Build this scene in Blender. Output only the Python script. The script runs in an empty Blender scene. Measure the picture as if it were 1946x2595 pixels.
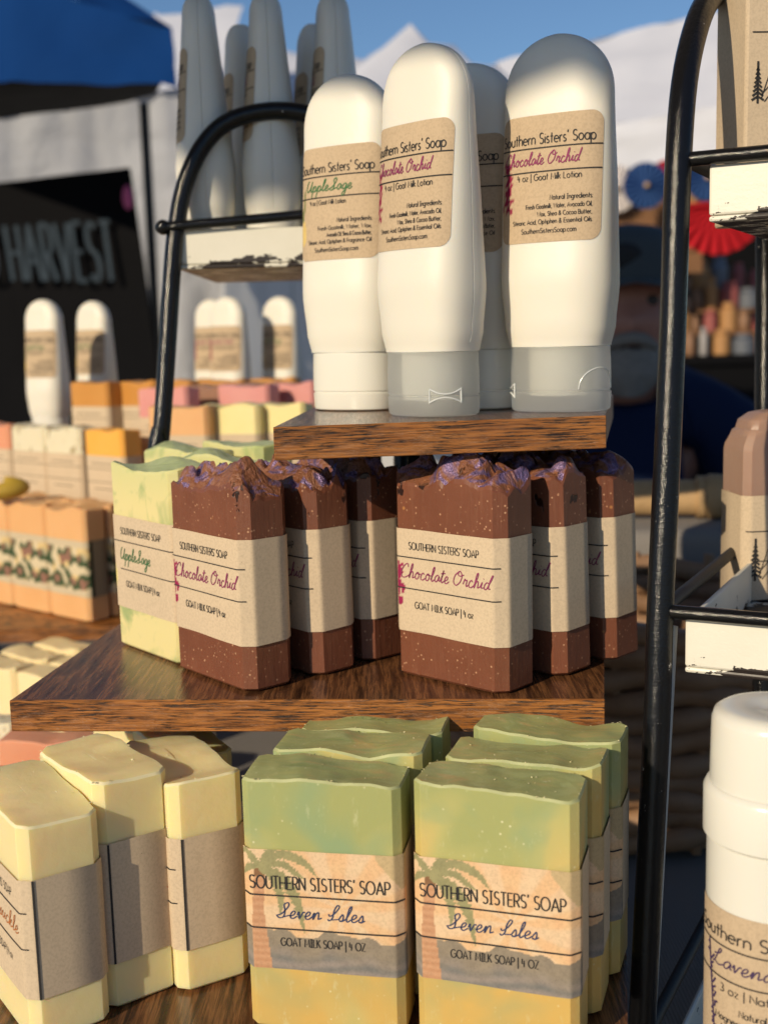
import bpy, bmesh, math, random
from mathutils import Vector, Matrix, noise
from mathutils.geometry import tessellate_polygon
R = math.radians
V = Vector
rnd = random.Random(7)
SC = bpy.context.scene
COL = SC.collection

# ------------------------------------------------------------------ camera, light, exposure
CZ = 1.25                                   # camera height; all z below are given relative to it through W()
PITCH, ROLL, FPX, IW, IH = 0.1472, 0.0268, 3000.0, 1946, 2595
F_ = Vector((0, math.cos(PITCH), -math.sin(PITCH)))
U0 = Vector((0, math.sin(PITCH), math.cos(PITCH)))
R0 = Vector((1, 0, 0))
R_ = R0 * math.cos(ROLL) - U0 * math.sin(ROLL)
U_ = U0 * math.cos(ROLL) + R0 * math.sin(ROLL)
cam_d = bpy.data.cameras.new('camera')
cam = bpy.data.objects.new('camera', cam_d)
COL.objects.link(cam)
cam.matrix_world = Matrix(((R_.x, U_.x, -F_.x, 0), (R_.y, U_.y, -F_.y, 0), (R_.z, U_.z, -F_.z, CZ), (0, 0, 0, 1)))
cam_d.sensor_fit = 'VERTICAL'
cam_d.sensor_height = 36.0
cam_d.sensor_width = 27.0
cam_d.lens = FPX / IH * 36.0
cam_d.clip_start = 0.02
cam_d.clip_end = 600
cam_d.dof.use_dof = True
cam_d.dof.focus_distance = 0.445
cam_d.dof.aperture_fstop = 12.0
SC.camera = cam

SUN_DIR = Vector((-0.579, -0.715, 0.391)).normalized()      # towards the sun
world = bpy.data.worlds.new('World')
SC.world = world
world.use_nodes = True
wn = world.node_tree.nodes
sky = wn.new('ShaderNodeTexSky')
sky.sky_type = 'NISHITA'
sky.sun_disc = False
sky.sun_elevation = math.asin(SUN_DIR.z)
sky.sun_rotation = math.atan2(SUN_DIR.x, SUN_DIR.y)
sky.air_density = 1.0
sky.dust_density = 0.15
sky.ozone_density = 5.0
world.node_tree.links.new(sky.outputs[0], wn['Background'].inputs[0])
wn['Background'].inputs[1].default_value = 0.092
sun_d = bpy.data.lights.new('sun', 'SUN')
sun_d.energy = 4.2
sun_d.angle = R(0.5)
sun_d.color = (1.0, 0.84, 0.60)
sun = bpy.data.objects.new('sun', sun_d)
COL.objects.link(sun)
sun.rotation_euler = SUN_DIR.to_track_quat('Z', 'Y').to_euler()
sun.location = SUN_DIR * 20
vs = SC.view_settings
vs.view_transform = 'Standard'
vs.look = 'None'
vs.gamma = 1.0
vs.exposure = 0.0
vs.use_curve_mapping = False

# ------------------------------------------------------------------ helpers
def W(x, y, z):
    return Vector((x, y, CZ + z))

def at(px, py, d):                          # a point of the place seen at this direction, d metres ahead of the lens
    v = F_ * d + R_ * ((px - IW / 2) / FPX * d) - U_ * ((py - IH / 2) / FPX * d)
    return v + Vector((0, 0, CZ))

def atz(px, py, z):
    v = F_ + R_ * ((px - IW / 2) / FPX) - U_ * ((py - IH / 2) / FPX)
    return v * (z / v.z) + Vector((0, 0, CZ))

def tag(o, label=None, cat=None, group=None, kind=None):
    if label: o['label'] = label
    if cat: o['category'] = cat
    if group: o['group'] = group
    if kind: o['kind'] = kind
    return o

def empty(name, loc=(0, 0, 0), rz=0.0, label=None, cat=None, group=None):
    o = bpy.data.objects.new(name, None)
    o.empty_display_size = 0.02
    COL.objects.link(o)
    o.location = loc
    o.rotation_euler = (0, 0, rz)
    return tag(o, label, cat, group)

def link(name, me, parent=None, loc=None, rz=None):
    o = bpy.data.objects.new(name, me)
    COL.objects.link(o)
    if parent: o.parent = parent
    if loc is not None: o.location = loc
    if rz is not None: o.rotation_euler = (0, 0, rz)
    return o

class MB:
    """collects vertices and faces"""
    def __init__(self):
        self.v, self.f, self.m = [], [], []
    def add(self, vs, fs, mi=0):
        b = len(self.v)
        self.v += [tuple(p) for p in vs]
        self.f += [tuple(b + i for i in f) for f in fs]
        self.m += [mi] * len(fs)
    def box(self, c, s, rz=0.0, mi=0, rot=None):
        c = Vector(c)
        m = rot if rot else Matrix.Rotation(rz, 3, 'Z')
        vs = [c + m @ Vector((x * s[0] / 2, y * s[1] / 2, z * s[2] / 2)) for x in (-1, 1) for y in (-1, 1) for z in (-1, 1)]
        self.add(vs, [(0, 1, 3, 2), (4, 6, 7, 5), (0, 4, 5, 1), (2, 3, 7, 6), (0, 2, 6, 4), (1, 5, 7, 3)], mi)
    def tube(self, pts, r, n=12, mi=0, cap=True):
        pts = [Vector(p) for p in pts]
        rs = r if isinstance(r, (list, tuple)) else [r] * len(pts)
        rings, up = [], None
        for i, p in enumerate(pts):
            t = (pts[min(i + 1, len(pts) - 1)] - pts[max(i - 1, 0)]).normalized()
            if up is None:
                up = Vector((0, 0, 1)) if abs(t.z) < 0.9 else Vector((0, 1, 0))
            a = t.cross(up).normalized()
            up = a.cross(t).normalized()
            rings.append([p + (a * math.cos(2 * math.pi * k / n) + up * math.sin(2 * math.pi * k / n)) * rs[i] for k in range(n)])
        vs = [q for ring in rings for q in ring]
        fs = [(i * n + k, i * n + (k + 1) % n, (i + 1) * n + (k + 1) % n, (i + 1) * n + k) for i in range(len(pts) - 1) for k in range(n)]
        if cap:
            fs += [tuple(range(n))[::-1], tuple((len(pts) - 1) * n + k for k in range(n))]
        self.add(vs, fs, mi)
    def loft(self, rings, mi=0, cap0=True, cap1=True, closed=True):
        n = len(rings[0])
        vs = [p for ring in rings for p in ring]
        m = n if closed else n - 1
        fs = [(i * n + k, i * n + (k + 1) % n, (i + 1) * n + (k + 1) % n, (i + 1) * n + k) for i in range(len(rings) - 1) for k in range(m)]
        if cap0: fs.append(tuple(range(n))[::-1])
        if cap1: fs.append(tuple((len(rings) - 1) * n + k for k in range(n)))
        self.add(vs, fs, mi)
    def mesh(self, name, mats, smooth=None, bevel=None):
        me = bpy.data.meshes.new(name)
        me.from_pydata(self.v, [], self.f)
        for m in (mats if isinstance(mats, (list, tuple)) else [mats]):
            me.materials.append(m)
        for p, mi in zip(me.polygons, self.m):
            p.material_index = mi
        bm = bmesh.new()
        bm.from_mesh(me)
        bmesh.ops.recalc_face_normals(bm, faces=bm.faces)
        if bevel:
            ed = [e for e in bm.edges if len(e.link_faces) == 2 and e.calc_face_angle(0) > 0.6]
            bmesh.ops.bevel(bm, geom=ed, offset=bevel[0], segments=bevel[1], affect='EDGES', profile=0.5, clamp_overlap=True)
        bm.to_mesh(me)
        bm.free()
        if smooth is not None:
            me.polygons.foreach_set('use_smooth', [True] * len(me.polygons))
            me.set_sharp_from_angle(angle=R(smooth))
        return me
    def build(self, name, mats, parent=None, smooth=None, bevel=None, loc=None, rz=None):
        return link(name, self.mesh(name, mats, smooth, bevel), parent, loc, rz)

def smoothline(pts, n=6):
    out = []
    P = [pts[0]] + list(pts) + [pts[-1]]
    for i in range(1, len(P) - 2):
        p0, p1, p2, p3 = P[i - 1], P[i], P[i + 1], P[i + 2]
        for k in range(n):
            t = k / n
            out.append(tuple(0.5 * (2 * b + (c - a) * t + (2 * a - 5 * b + 4 * c - d) * t * t + (3 * b - a - 3 * c + d) * t ** 3) for a, b, c, d in zip(p0, p1, p2, p3)))
    out.append(tuple(pts[-1]))
    return out

# ------------------------------------------------------------------ materials
class NT:
    def __init__(self, name):
        self.m = bpy.data.materials.new(name)
        self.m.use_nodes = True
        self.t = self.m.node_tree
        self.n = self.t.nodes
        self.b = self.n['Principled BSDF']
    def node(self, typ, **kw):
        n = self.n.new(typ)
        for k, v in kw.items():
            if k in n.inputs: n.inputs[k].default_value = v
            else: setattr(n, k, v)
        return n
    def lk(self, a, b):
        self.t.links.new(a, b)
    def set(self, **kw):
        for k, v in kw.items():
            k = k.replace('_', ' ')
            s = self.b.inputs[k]
            s.default_value = (*v, 1) if isinstance(v, tuple) and len(v) == 3 and s.type == 'RGBA' else v
        return self
    def coord(self, scale=(1, 1, 1), rot=(0, 0, 0), rand=0.0, out='Object'):
        tc = self.node('ShaderNodeTexCoord')
        mp = self.node('ShaderNodeMapping')
        mp.inputs['Scale'].default_value = scale
        mp.inputs['Rotation'].default_value = rot
        self.lk(tc.outputs[out], mp.inputs['Vector'])
        if rand:
            oi = self.node('ShaderNodeObjectInfo')
            vm = self.node('ShaderNodeVectorMath', operation='SCALE')
            cb = self.node('ShaderNodeCombineXYZ')
            for i in range(3): self.lk(oi.outputs['Random'], cb.inputs[i])
            self.lk(cb.outputs[0], vm.inputs[0])
            vm.inputs['Scale'].default_value = rand
            self.lk(vm.outputs[0], mp.inputs['Location'])
        return mp.outputs[0]
    def noise(self, vec, scale, detail=4, rough=0.55, dist=0.0):
        n = self.node('ShaderNodeTexNoise')
        n.inputs['Scale'].default_value = scale
        n.inputs['Detail'].default_value = detail
        n.inputs['Roughness'].default_value = rough
        n.inputs['Distortion'].default_value = dist
        if vec is not None: self.lk(vec, n.inputs['Vector'])
        return n.outputs['Fac']
    def voro(self, vec, scale, feature='F1'):
        n = self.node('ShaderNodeTexVoronoi')
        n.feature = feature
        n.inputs['Scale'].default_value = scale
        self.lk(vec, n.inputs['Vector'])
        return n
    def ramp(self, fac, stops, interp='LINEAR'):
        r = self.node('ShaderNodeValToRGB')
        r.color_ramp.interpolation = interp
        els = r.color_ramp.elements
        while len(els) < len(stops): els.new(0.5)
        for e, (p, c) in zip(els, stops):
            e.position = p
            e.color = (c, c, c, 1) if isinstance(c, (int, float)) else (*c, 1)
        self.lk(fac, r.inputs[0])
        return r.outputs[0]
    def mix(self, fac, a, b, blend='MIX'):
        m = self.node('ShaderNodeMix', data_type='RGBA', blend_type=blend)
        for s, v in ((m.inputs[0], fac), (m.inputs[6], a), (m.inputs[7], b)):
            if isinstance(v, bpy.types.NodeSocket): self.lk(v, s)
            elif isinstance(v, tuple): s.default_value = (*v, 1)
            else: s.default_value = v
        return m.outputs[2]
    def math(self, op, a, b=0.5, clamp=False):
        m = self.node('ShaderNodeMath', operation=op)
        m.use_clamp = clamp
        for s, v in ((m.inputs[0], a), (m.inputs[1], b)):
            if isinstance(v, bpy.types.NodeSocket): self.lk(v, s)
            else: s.default_value = v
        return m.outputs[0]
    def bump(self, h, dist=0.001, strength=0.5):
        b = self.node('ShaderNodeBump')
        b.inputs['Distance'].default_value = dist
        b.inputs['Strength'].default_value = strength
        self.lk(h, b.inputs['Height'])
        self.lk(b.outputs[0], self.b.inputs['Normal'])
    def color(self, s):
        self.lk(s, self.b.inputs['Base Color'])
    def rough(self, s):
        self.lk(s, self.b.inputs['Roughness'])

def plain(name, col, rough=0.6, metal=0.0, var=0.12, scale=8.0, bump=0.0, bscale=60, sss=0.0, **kw):
    t = NT(name)
    v = t.coord(rand=37.0)
    f = t.noise(v, scale, 4)
    lo = tuple(c * (1 - var) for c in col)
    hi = tuple(min(1, c * (1 + var)) for c in col)
    t.color(t.mix(f, lo, hi))
    t.set(Roughness=rough, Metallic=metal)
    if bump: t.bump(t.noise(v, bscale, 5), bump, 0.6)
    if sss:
        t.set(Subsurface_Weight=sss, Subsurface_Scale=0.004, Subsurface_Radius=(1.0, 0.7, 0.4))
    if kw: t.set(**kw)
    return t.m

def wax(name, build, sss=0.35, scale=0.005, radius=(1.0, 0.6, 0.3), rough=0.42):
    t = NT(name)
    build(t)
    t.set(Roughness=rough, Subsurface_Weight=sss, Subsurface_Scale=scale, Subsurface_Radius=radius, Specular_IOR_Level=0.42)
    return t.m

def _kraft(t, base, vec, printed=False):
    n1 = t.noise(vec, 70, 3)
    fib = t.noise(vec, 900, 4, 0.7)
    fl = t.voro(vec, 420)
    fleck = t.ramp(fl.outputs['Distance'], [(0.02, 1.0), (0.09, 0.0)])
    gate = t.ramp(t.noise(vec, 230, 2), [(0.52, 0.0), (0.6, 1.0)])
    fleck = t.math('MULTIPLY', fleck, gate)
    c = t.mix(n1, tuple(x * 0.93 for x in base), tuple(x * 1.06 for x in base))
    c = t.mix(t.ramp(fib, [(0.38, 0.34), (0.55, 0.0)]), c, tuple(x * 0.62 for x in base))
    c = t.mix(fleck, c, tuple(x * 0.38 for x in base))
    if printed:
        at_ = t.node('ShaderNodeAttribute', attribute_name='print')
        c = t.mix(1.0, c, at_.outputs['Color'], 'MULTIPLY')
    t.color(c)
    t.bump(fib, 0.00012, 0.45)
    t.set(Roughness=0.82, Specular_IOR_Level=0.25)

def kraft(name, base, printed=False):
    t = NT(name)
    _kraft(t, base, t.coord(rand=3.0), printed)
    return t.m

M = {}
M['kraft'] = kraft('kraft_paper', (0.60, 0.475, 0.335), True)
M['kraft_label'] = kraft('kraft_sticker', (0.52, 0.395, 0.265), True)
M['pale_print'] = kraft('printed_paper', (0.62, 0.56, 0.44), True)

def _choc(t, top=False):
    v = t.coord(rand=5.0)
    big = t.noise(v, 45, 5, 0.6)
    c = t.mix(big, (0.13, 0.043, 0.022), (0.23, 0.082, 0.043))
    oi = t.node('ShaderNodeObjectInfo')
    c = t.mix(t.math('MULTIPLY', oi.outputs['Random'], 0.28), c, (0.10, 0.032, 0.018))
    vv = t.noise(v, 330, 3)
    warp = t.node('ShaderNodeVectorMath', operation='ADD')
    sp = t.voro(v, 430)
    speck = t.ramp(sp.outputs['Distance'], [(0.10, 1.0), (0.22, 0.0)])
    gate = t.ramp(t.noise(v, 210, 3, 0.7), [(0.44, 0.0), (0.56, 1.0)])
    speck = t.math('MULTIPLY', speck, gate)
    c = t.mix(speck, c, (0.52, 0.29, 0.17))
    sp2 = t.voro(v, 150)
    s2 = t.math('MULTIPLY', t.ramp(sp2.outputs['Distance'], [(0.08, 1.0), (0.13, 0.0)]), t.ramp(t.noise(v, 90, 2), [(0.52, 0.0), (0.58, 1.0)]))
    c = t.mix(s2, c, (0.38, 0.17, 0.06))
    # cavities near the top edge
    sx = t.node('ShaderNodeSeparateXYZ')
    tc = t.node('ShaderNodeTexCoord')
    t.lk(tc.outputs['Object'], sx.inputs[0])
    hi = t.ramp(sx.outputs['Z'], [(0.066, 0.0), (0.071, 1.0)])
    mp2 = t.coord(scale=(1, 1, 0.55), rand=9.0)
    cv = t.ramp(t.noise(mp2, 150, 3, 0.6), [(0.655, 0.0), (0.67, 1.0)])
    cv = t.math('MULTIPLY', cv, hi)
    c = t.mix(cv, c, (0.02, 0.006, 0.004))
    drag = t.noise(t.coord(scale=(1, 1, 0.10), rot=(0, 0.12, 0), rand=3.0), 520, 4, 0.7)
    c = t.mix(t.math('MULTIPLY', t.ramp(drag, [(0.54, 0.0), (0.70, 1.0)]), 0.13), c, (0.36, 0.18, 0.11))
    h = t.math('ADD', t.math('ADD', t.noise(v, 260, 5, 0.7), t.math('MULTIPLY', drag, 1.2)), t.math('MULTIPLY', cv, -3.0))
    if top:
        sw = t.noise(v, 70, 3, 0.5, 2.2)
        pm = t.ramp(sw, [(0.48, 0.0), (0.60, 1.0)])
        c = t.mix(0.35, c, (0.36, 0.15, 0.07))
        c = t.mix(pm, c, t.mix(t.noise(v, 260, 3), (0.085, 0.042, 0.12), (0.36, 0.26, 0.46)))
        t.lk(t.math('MULTIPLY', pm, 0.45), t.b.inputs['Metallic'])
        t.rough(t.ramp(pm, [(0.0, 0.36), (1.0, 0.27)]))
        h = t.math('ADD', h, t.math('MULTIPLY', t.noise(v, 120, 4, 0.6, 2.0), 3.0))
        t.bump(h, 0.0009, 0.8)
    else:
        t.bump(h, 0.0003, 0.55)
    t.color(c)
M['choc'] = wax('chocolate_soap', lambda t: _choc(t), 0.22, 0.003, (1.0, 0.4, 0.25), 0.40)
M['choc_top'] = wax('chocolate_swirl_top', lambda t: _choc(t, True), 0.12, 0.003, (1.0, 0.4, 0.25), 0.34)

def _isles(t, top=False):
    v = t.coord(rand=11.0)
    n1 = t.noise(v, 20, 2, 0.5, 0.5)
    n2 = t.noise(t.coord(scale=(1, 1, 1.1), rand=23.0), 25, 3, 0.5, 0.4)
    sx = t.node('ShaderNodeSeparateXYZ')
    tc = t.node('ShaderNodeTexCoord')
    t.lk(tc.outputs['Object'], sx.inputs[0])
    up = t.ramp(sx.outputs['Z'], [(0.025, 0.0), (0.09, 0.40)])
    oi = t.node('ShaderNodeObjectInfo')
    f = t.math('ADD', t.math('ADD', n1, t.math('MULTIPLY', oi.outputs['Random'], 0.10)), t.math('SUBTRACT', up, 0.29))
    c = t.ramp(f, [(0.34, (0.63, 0.42, 0.125)), (0.46, (0.58, 0.46, 0.17)), (0.55, (0.48, 0.45, 0.175)), (0.66, (0.37, 0.39, 0.155))])
    lowz = t.ramp(sx.outputs['Z'], [(0.008, 0.25), (0.04, 1.0)])
    c = t.mix(t.math('MULTIPLY', t.ramp(n2, [(0.50, 0.0), (0.66, 0.85)]), lowz), c, (0.27, 0.37, 0.20))
    if top:
        sw = t.noise(t.coord(scale=(1, 2.2, 1), rand=13.0), 42, 2, 0.4, 2.0)
        c = t.mix(0.65, c, t.ramp(sw, [(0.3, (0.56, 0.42, 0.18)), (0.42, (0.42, 0.44, 0.18)), (0.55, (0.34, 0.39, 0.16)), (0.7, (0.44, 0.50, 0.23))]))
    sp = t.voro(v, 260)
    speck = t.math('MULTIPLY', t.ramp(sp.outputs['Distance'], [(0.06, 1.0), (0.14, 0.0)]), t.ramp(t.noise(v, 60, 3), [(0.46, 0.0), (0.60, 0.8)]))
    sc = t.noise(t.coord(scale=(1, 1, 0.35), rot=(0, 0.5, 0), rand=5.0), 420, 3, 0.7)
    c = t.mix(t.math('MULTIPLY', t.ramp(sc, [(0.58, 0.0), (0.70, 0.35)]), t.ramp(t.noise(v, 35, 2), [(0.44, 0.0), (0.56, 1.0)])), c, (0.66, 0.66, 0.42))
    c = t.mix(speck, c, (0.72, 0.70, 0.45))
    t.color(c)
    t.bump(t.math('ADD', t.noise(v, 420, 4, 0.65), t.math('MULTIPLY', sc, 0.6)), 0.00025, 0.4)
M['isles'] = wax('isles_soap', lambda t: _isles(t), 0.3, 0.004, (1.0, 0.7, 0.3))
M['isles_top'] = wax('isles_soap_top', lambda t: _isles(t, True), 0.25, 0.004, (1.0, 0.7, 0.3), 0.36)

def _cream(t, a=(0.82, 0.66, 0.31), b=(0.86, 0.74, 0.42)):
    v = t.coord(rand=11.0)
    c = t.mix(t.noise(v, 30, 3), a, b)
    sp = t.voro(v, 240)
    speck = t.math('MULTIPLY', t.ramp(sp.outputs['Distance'], [(0.05, 1.0), (0.12, 0.0)]), t.ramp(t.noise(v, 50, 3), [(0.55, 0.0), (0.7, 0.7)]))
    c = t.mix(speck, c, (0.86, 0.80, 0.60))
    t.color(c)
    t.bump(t.math('ADD', t.noise(v, 330, 4, 0.6), t.math('MULTIPLY', t.noise(v, 70, 2), 2.0)), 0.00035, 0.35)
M['honey'] = wax('cream_soap', lambda t: _cream(t), 0.65, 0.011, (1.0, 0.62, 0.25), 0.38)

def _apple(t, top=False):
    v = t.coord(rand=7.0)
    n = t.noise(v, 38, 3, 0.55, 1.2)
    sx = t.node('ShaderNodeSeparateXYZ')
    tc = t.node('ShaderNodeTexCoord')
    t.lk(tc.outputs['Object'], sx.inputs[0])
    c = t.mix(t.ramp(n, [(0.50, 0.0), (0.68, 0.9)]), (0.72, 0.63, 0.31), (0.30, 0.39, 0.16))
    c = t.mix(t.ramp(sx.outputs['Z'], [(0.068, 0.0), (0.086, 0.45)]), c, (0.48, 0.56, 0.26))
    if top:
        c = t.mix(t.noise(v, 60, 3, 0.5, 1.5), (0.40, 0.50, 0.24), (0.58, 0.64, 0.36))
    t.color(c)
    t.bump(t.noise(v, 300, 4, 0.6), 0.0003, 0.4)
M['apple'] = wax('apple_soap', lambda t: _apple(t), 0.35, 0.005, (0.9, 0.8, 0.3))
M['apple_top'] = wax('apple_soap_top', lambda t: _apple(t, True), 0.3, 0.005, (0.9, 0.8, 0.3))

def simple_wax(name, a, b, sss=0.3):
    M[name] = wax(name + '_soap', lambda t: _cream(t, a, b), sss, 0.005, (1.0, 0.5, 0.25))
simple_wax('peach', (0.68, 0.36, 0.15), (0.74, 0.44, 0.21))
simple_wax('orange', (0.80, 0.38, 0.05), (0.84, 0.45, 0.10))
simple_wax('amber', (0.50, 0.22, 0.04), (0.62, 0.30, 0.08))
simple_wax('pink', (0.60, 0.22, 0.21), (0.70, 0.36, 0.33))
simple_wax('brown', (0.26, 0.13, 0.08), (0.34, 0.19, 0.13))
simple_wax('butter', (0.78, 0.66, 0.28), (0.82, 0.72, 0.38))
simple_wax('yellow', (0.84, 0.66, 0.34), (0.88, 0.74, 0.46))
simple_wax('salmon', (0.66, 0.26, 0.15), (0.74, 0.36, 0.22))
simple_wax('mauve', (0.30, 0.18, 0.135), (0.37, 0.24, 0.185))
simple_wax('speckle', (0.66, 0.60, 0.44), (0.72, 0.66, 0.50))
def _speck(t):
    v = t.coord(rand=11.0)
    c = t.mix(t.noise(v, 30, 3), (0.68, 0.62, 0.44), (0.74, 0.68, 0.52))
    n = t.ramp(t.noise(t.coord(scale=(1, 1, 0.45), rand=4.0), 110, 2), [(0.56, 0.0), (0.64, 0.85)])
    c = t.mix(n, c, (0.30, 0.22, 0.10))
    t.color(c)
M['speckle'] = wax('herb_speckled_soap', _speck, 0.25, 0.005)
M['choc_rim'] = plain('scraped_brown_edge', (0.27, 0.115, 0.07), 0.5, var=0.45, scale=160)
M['isles_rim'] = plain('scraped_green_edge', (0.43, 0.45, 0.22), 0.5, var=0.30, scale=140)
M['honey_rim'] = plain('scraped_cream_edge', (0.84, 0.74, 0.46), 0.5, var=0.12, scale=140, sss=0.3)
M['crumb'] = plain('soap_crumb', (0.62, 0.56, 0.33), 0.6)
M['plastic'] = plain('white_plastic', (0.74, 0.71, 0.63), 0.46, var=0.025, scale=30, sss=0.35, bump=0.00006, bscale=900)
M['plastic_gloss'] = plain('white_cap_plastic', (0.72, 0.70, 0.63), 0.22, var=0.02, scale=30, sss=0.12)
def _frost():
    t = NT('frosted_plastic')
    t.set(Base_Color=(0.88, 0.90, 0.89), Roughness=0.40, Transmission_Weight=0.74, IOR=1.12, Specular_IOR_Level=0.5)
    tr = t.node('ShaderNodeBsdfTranslucent')
    tr.inputs['Color'].default_value = (0.86, 0.88, 0.87, 1)
    mx = t.node('ShaderNodeMixShader')
    mx.inputs[0].default_value = 0.40
    t.lk(t.b.outputs[0], mx.inputs[1])
    t.lk(tr.outputs[0], mx.inputs[2])
    t.lk(mx.outputs[0], t.n['Material Output'].inputs['Surface'])
    v = t.coord()
    t.bump(t.noise(v, 700, 3), 0.00005, 0.3)
    return t.m
M['frost'] = _frost()
M['ink'] = plain('label_ink', (0.022, 0.020, 0.020), 0.75, var=0.05)
M['ink_orchid'] = plain('orchid_ink', (0.25, 0.030, 0.11), 0.75, var=0.08)
M['ink_green'] = plain('green_ink', (0.04, 0.16, 0.055), 0.75, var=0.08)
M['ink_blue'] = plain('blue_ink', (0.03, 0.045, 0.12), 0.75, var=0.08)
M['ink_orange'] = plain('orange_ink', (0.42, 0.13, 0.03), 0.75, var=0.08)
M['ink_violet'] = plain('violet_ink', (0.050, 0.026, 0.085), 0.75, var=0.08)

def _metal():
    t = NT('black_painted_metal')
    v = t.coord()
    chips = t.ramp(t.noise(v, 190, 5, 0.7), [(0.69, 0.0), (0.71, 1.0)])
    t.color(t.mix(chips, (0.006, 0.006, 0.007), (0.50, 0.47, 0.42)))
    t.set(Roughness=0.11, Specular_IOR_Level=0.36)
    t.bump(t.math('ADD', t.noise(v, 900, 4, 0.7), t.math('MULTIPLY', t.noise(v, 200, 3), 1.2)), 0.0004, 0.5)
    return t.m
M['metal'] = _metal()
def _tray():
    t = NT('chipped_white_paint')
    v = t.coord()
    sx = t.node('ShaderNodeSeparateXYZ')
    tc = t.node('ShaderNodeTexCoord')
    t.lk(tc.outputs['Object'], sx.inputs[0])
    low = t.ramp(sx.outputs['Z'], [(0.001, 1.0), (0.0095, 0.0)])
    n = t.noise(t.coord(scale=(0.6, 1, 1.3)), 75, 5, 0.65)
    chip = t.ramp(t.math('ADD', n, t.math('MULTIPLY', low, 0.21)), [(0.665, 0.0), (0.672, 1.0)])
    c = t.mix(t.noise(v, 60, 4), (0.70, 0.67, 0.57), (0.78, 0.75, 0.66))
    t.color(t.mix(chip, c, (0.03, 0.022, 0.02)))
    t.set(Roughness=0.42)
    t.bump(t.math('SUBTRACT', t.noise(v, 420, 5, 0.65), t.math('MULTIPLY', chip, 2.5)), 0.0003, 0.5)
    return t.m
M['tray'] = _tray()
M['metal_dull'] = plain('dull_black_iron', (0.008, 0.008, 0.009), 0.6, bump=0.0002, bscale=500)
def _wood_top():
    t = NT('walnut_laminate')
    v = t.coord(scale=(12, 0.9, 12))
    g = t.noise(v, 22, 6, 0.62, 0.6)
    g2 = t.noise(t.coord(scale=(30, 1.2, 30)), 40, 4, 0.6)
    c = t.ramp(g, [(0.32, (0.022, 0.010, 0.006)), (0.45, (0.095, 0.040, 0.017)), (0.56, (0.23, 0.10, 0.040)), (0.68, (0.05, 0.022, 0.011))])
    c = t.mix(t.ramp(g2, [(0.40, 0.6), (0.52, 0.0)]), c, (0.022, 0.010, 0.006))
    t.color(c)
    t.set(Roughness=0.24, Specular_IOR_Level=0.5)
    t.rough(t.ramp(g2, [(0.3, 0.28), (0.7, 0.17)]))
    t.bump(g2, 0.0003, 0.3)
    return t.m
M['wood_top'] = _wood_top()
def _wood_edge():
    t = NT('rustic_oak_edge')
    v = t.coord(scale=(0.45, 1, 10))
    g = t.noise(v, 62, 6, 0.65, 0.3)
    g2 = t.noise(t.coord(scale=(0.7, 1, 17)), 95, 5, 0.72, 0.5)
    c = t.ramp(g, [(0.30, (0.12, 0.040, 0.010)), (0.46, (0.27, 0.098, 0.022)), (0.58, (0.40, 0.155, 0.036)), (0.72, (0.20, 0.068, 0.016))])
    blk = t.ramp(g2, [(0.43, 1.0), (0.50, 0.0)])
    gate = t.ramp(t.noise(t.coord(scale=(1, 1, 2.4)), 48, 4, 0.6), [(0.42, 0.25), (0.52, 1.0)])
    blk = t.math('MULTIPLY', blk, gate)
    t.color(t.mix(blk, c, (0.022, 0.010, 0.006)))
    t.set(Roughness=0.33)
    t.bump(t.math('SUBTRACT', g2, blk), 0.0004, 0.5)
    return t.m
M['wood_edge'] = _wood_edge()
M['tan_side'] = plain('particle_board', (0.36, 0.23, 0.14), 0.7, bump=0.0004, bscale=500)

def fabric(name, a, b, scale=3.0, rough=0.85, trans=0.0, bump=0.02, bscale=2.5):
    t = NT(name)
    v = t.coord(rand=9.0)
    n = t.noise(v, scale, 3, 0.5, 0.4)
    t.color(t.mix(n, a, b))
    t.set(Roughness=rough, Specular_IOR_Level=0.1)
    t.bump(t.math('ADD', t.noise(v, bscale, 3, 0.5, 0.6), t.math('MULTIPLY', t.noise(v, 220, 2), 0.02)), bump, 0.6)
    return t.m
M['blue_canvas'] = fabric('blue_canvas', (0.002, 0.028, 0.125), (0.003, 0.040, 0.17))
M['white_canvas'] = fabric('white_canvas', (0.56, 0.58, 0.66), (0.64, 0.65, 0.71))
def _thin_canvas():
    t = NT('thin_side_canvas')
    v = t.coord(rand=9.0)
    t.color(t.mix(t.noise(v, 3, 3), (0.74, 0.74, 0.75), (0.84, 0.84, 0.84)))
    t.set(Roughness=0.85, Specular_IOR_Level=0.1)
    t.bump(t.noise(v, 2.5, 3, 0.5, 0.6), 0.06, 0.6)
    tr = t.node('ShaderNodeBsdfTranslucent')
    tr.inputs['Color'].default_value = (0.70, 0.72, 0.76, 1)
    mx = t.node('ShaderNodeMixShader')
    mx.inputs[0].default_value = 0.36
    t.lk(t.b.outputs[0], mx.inputs[1])
    t.lk(tr.outputs[0], mx.inputs[2])
    t.lk(mx.outputs[0], t.n['Material Output'].inputs['Surface'])
    return t.m
M['grey_canvas'] = _thin_canvas()
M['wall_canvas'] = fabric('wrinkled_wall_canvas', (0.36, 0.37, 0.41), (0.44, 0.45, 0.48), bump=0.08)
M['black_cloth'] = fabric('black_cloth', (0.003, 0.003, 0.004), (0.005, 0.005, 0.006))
M['banner_ink'] = plain('banner_blue_ink', (0.017, 0.032, 0.050), 0.85)
M['pink_ink'] = plain('banner_pink_ink', (0.50, 0.10, 0.25), 0.8)
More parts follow.
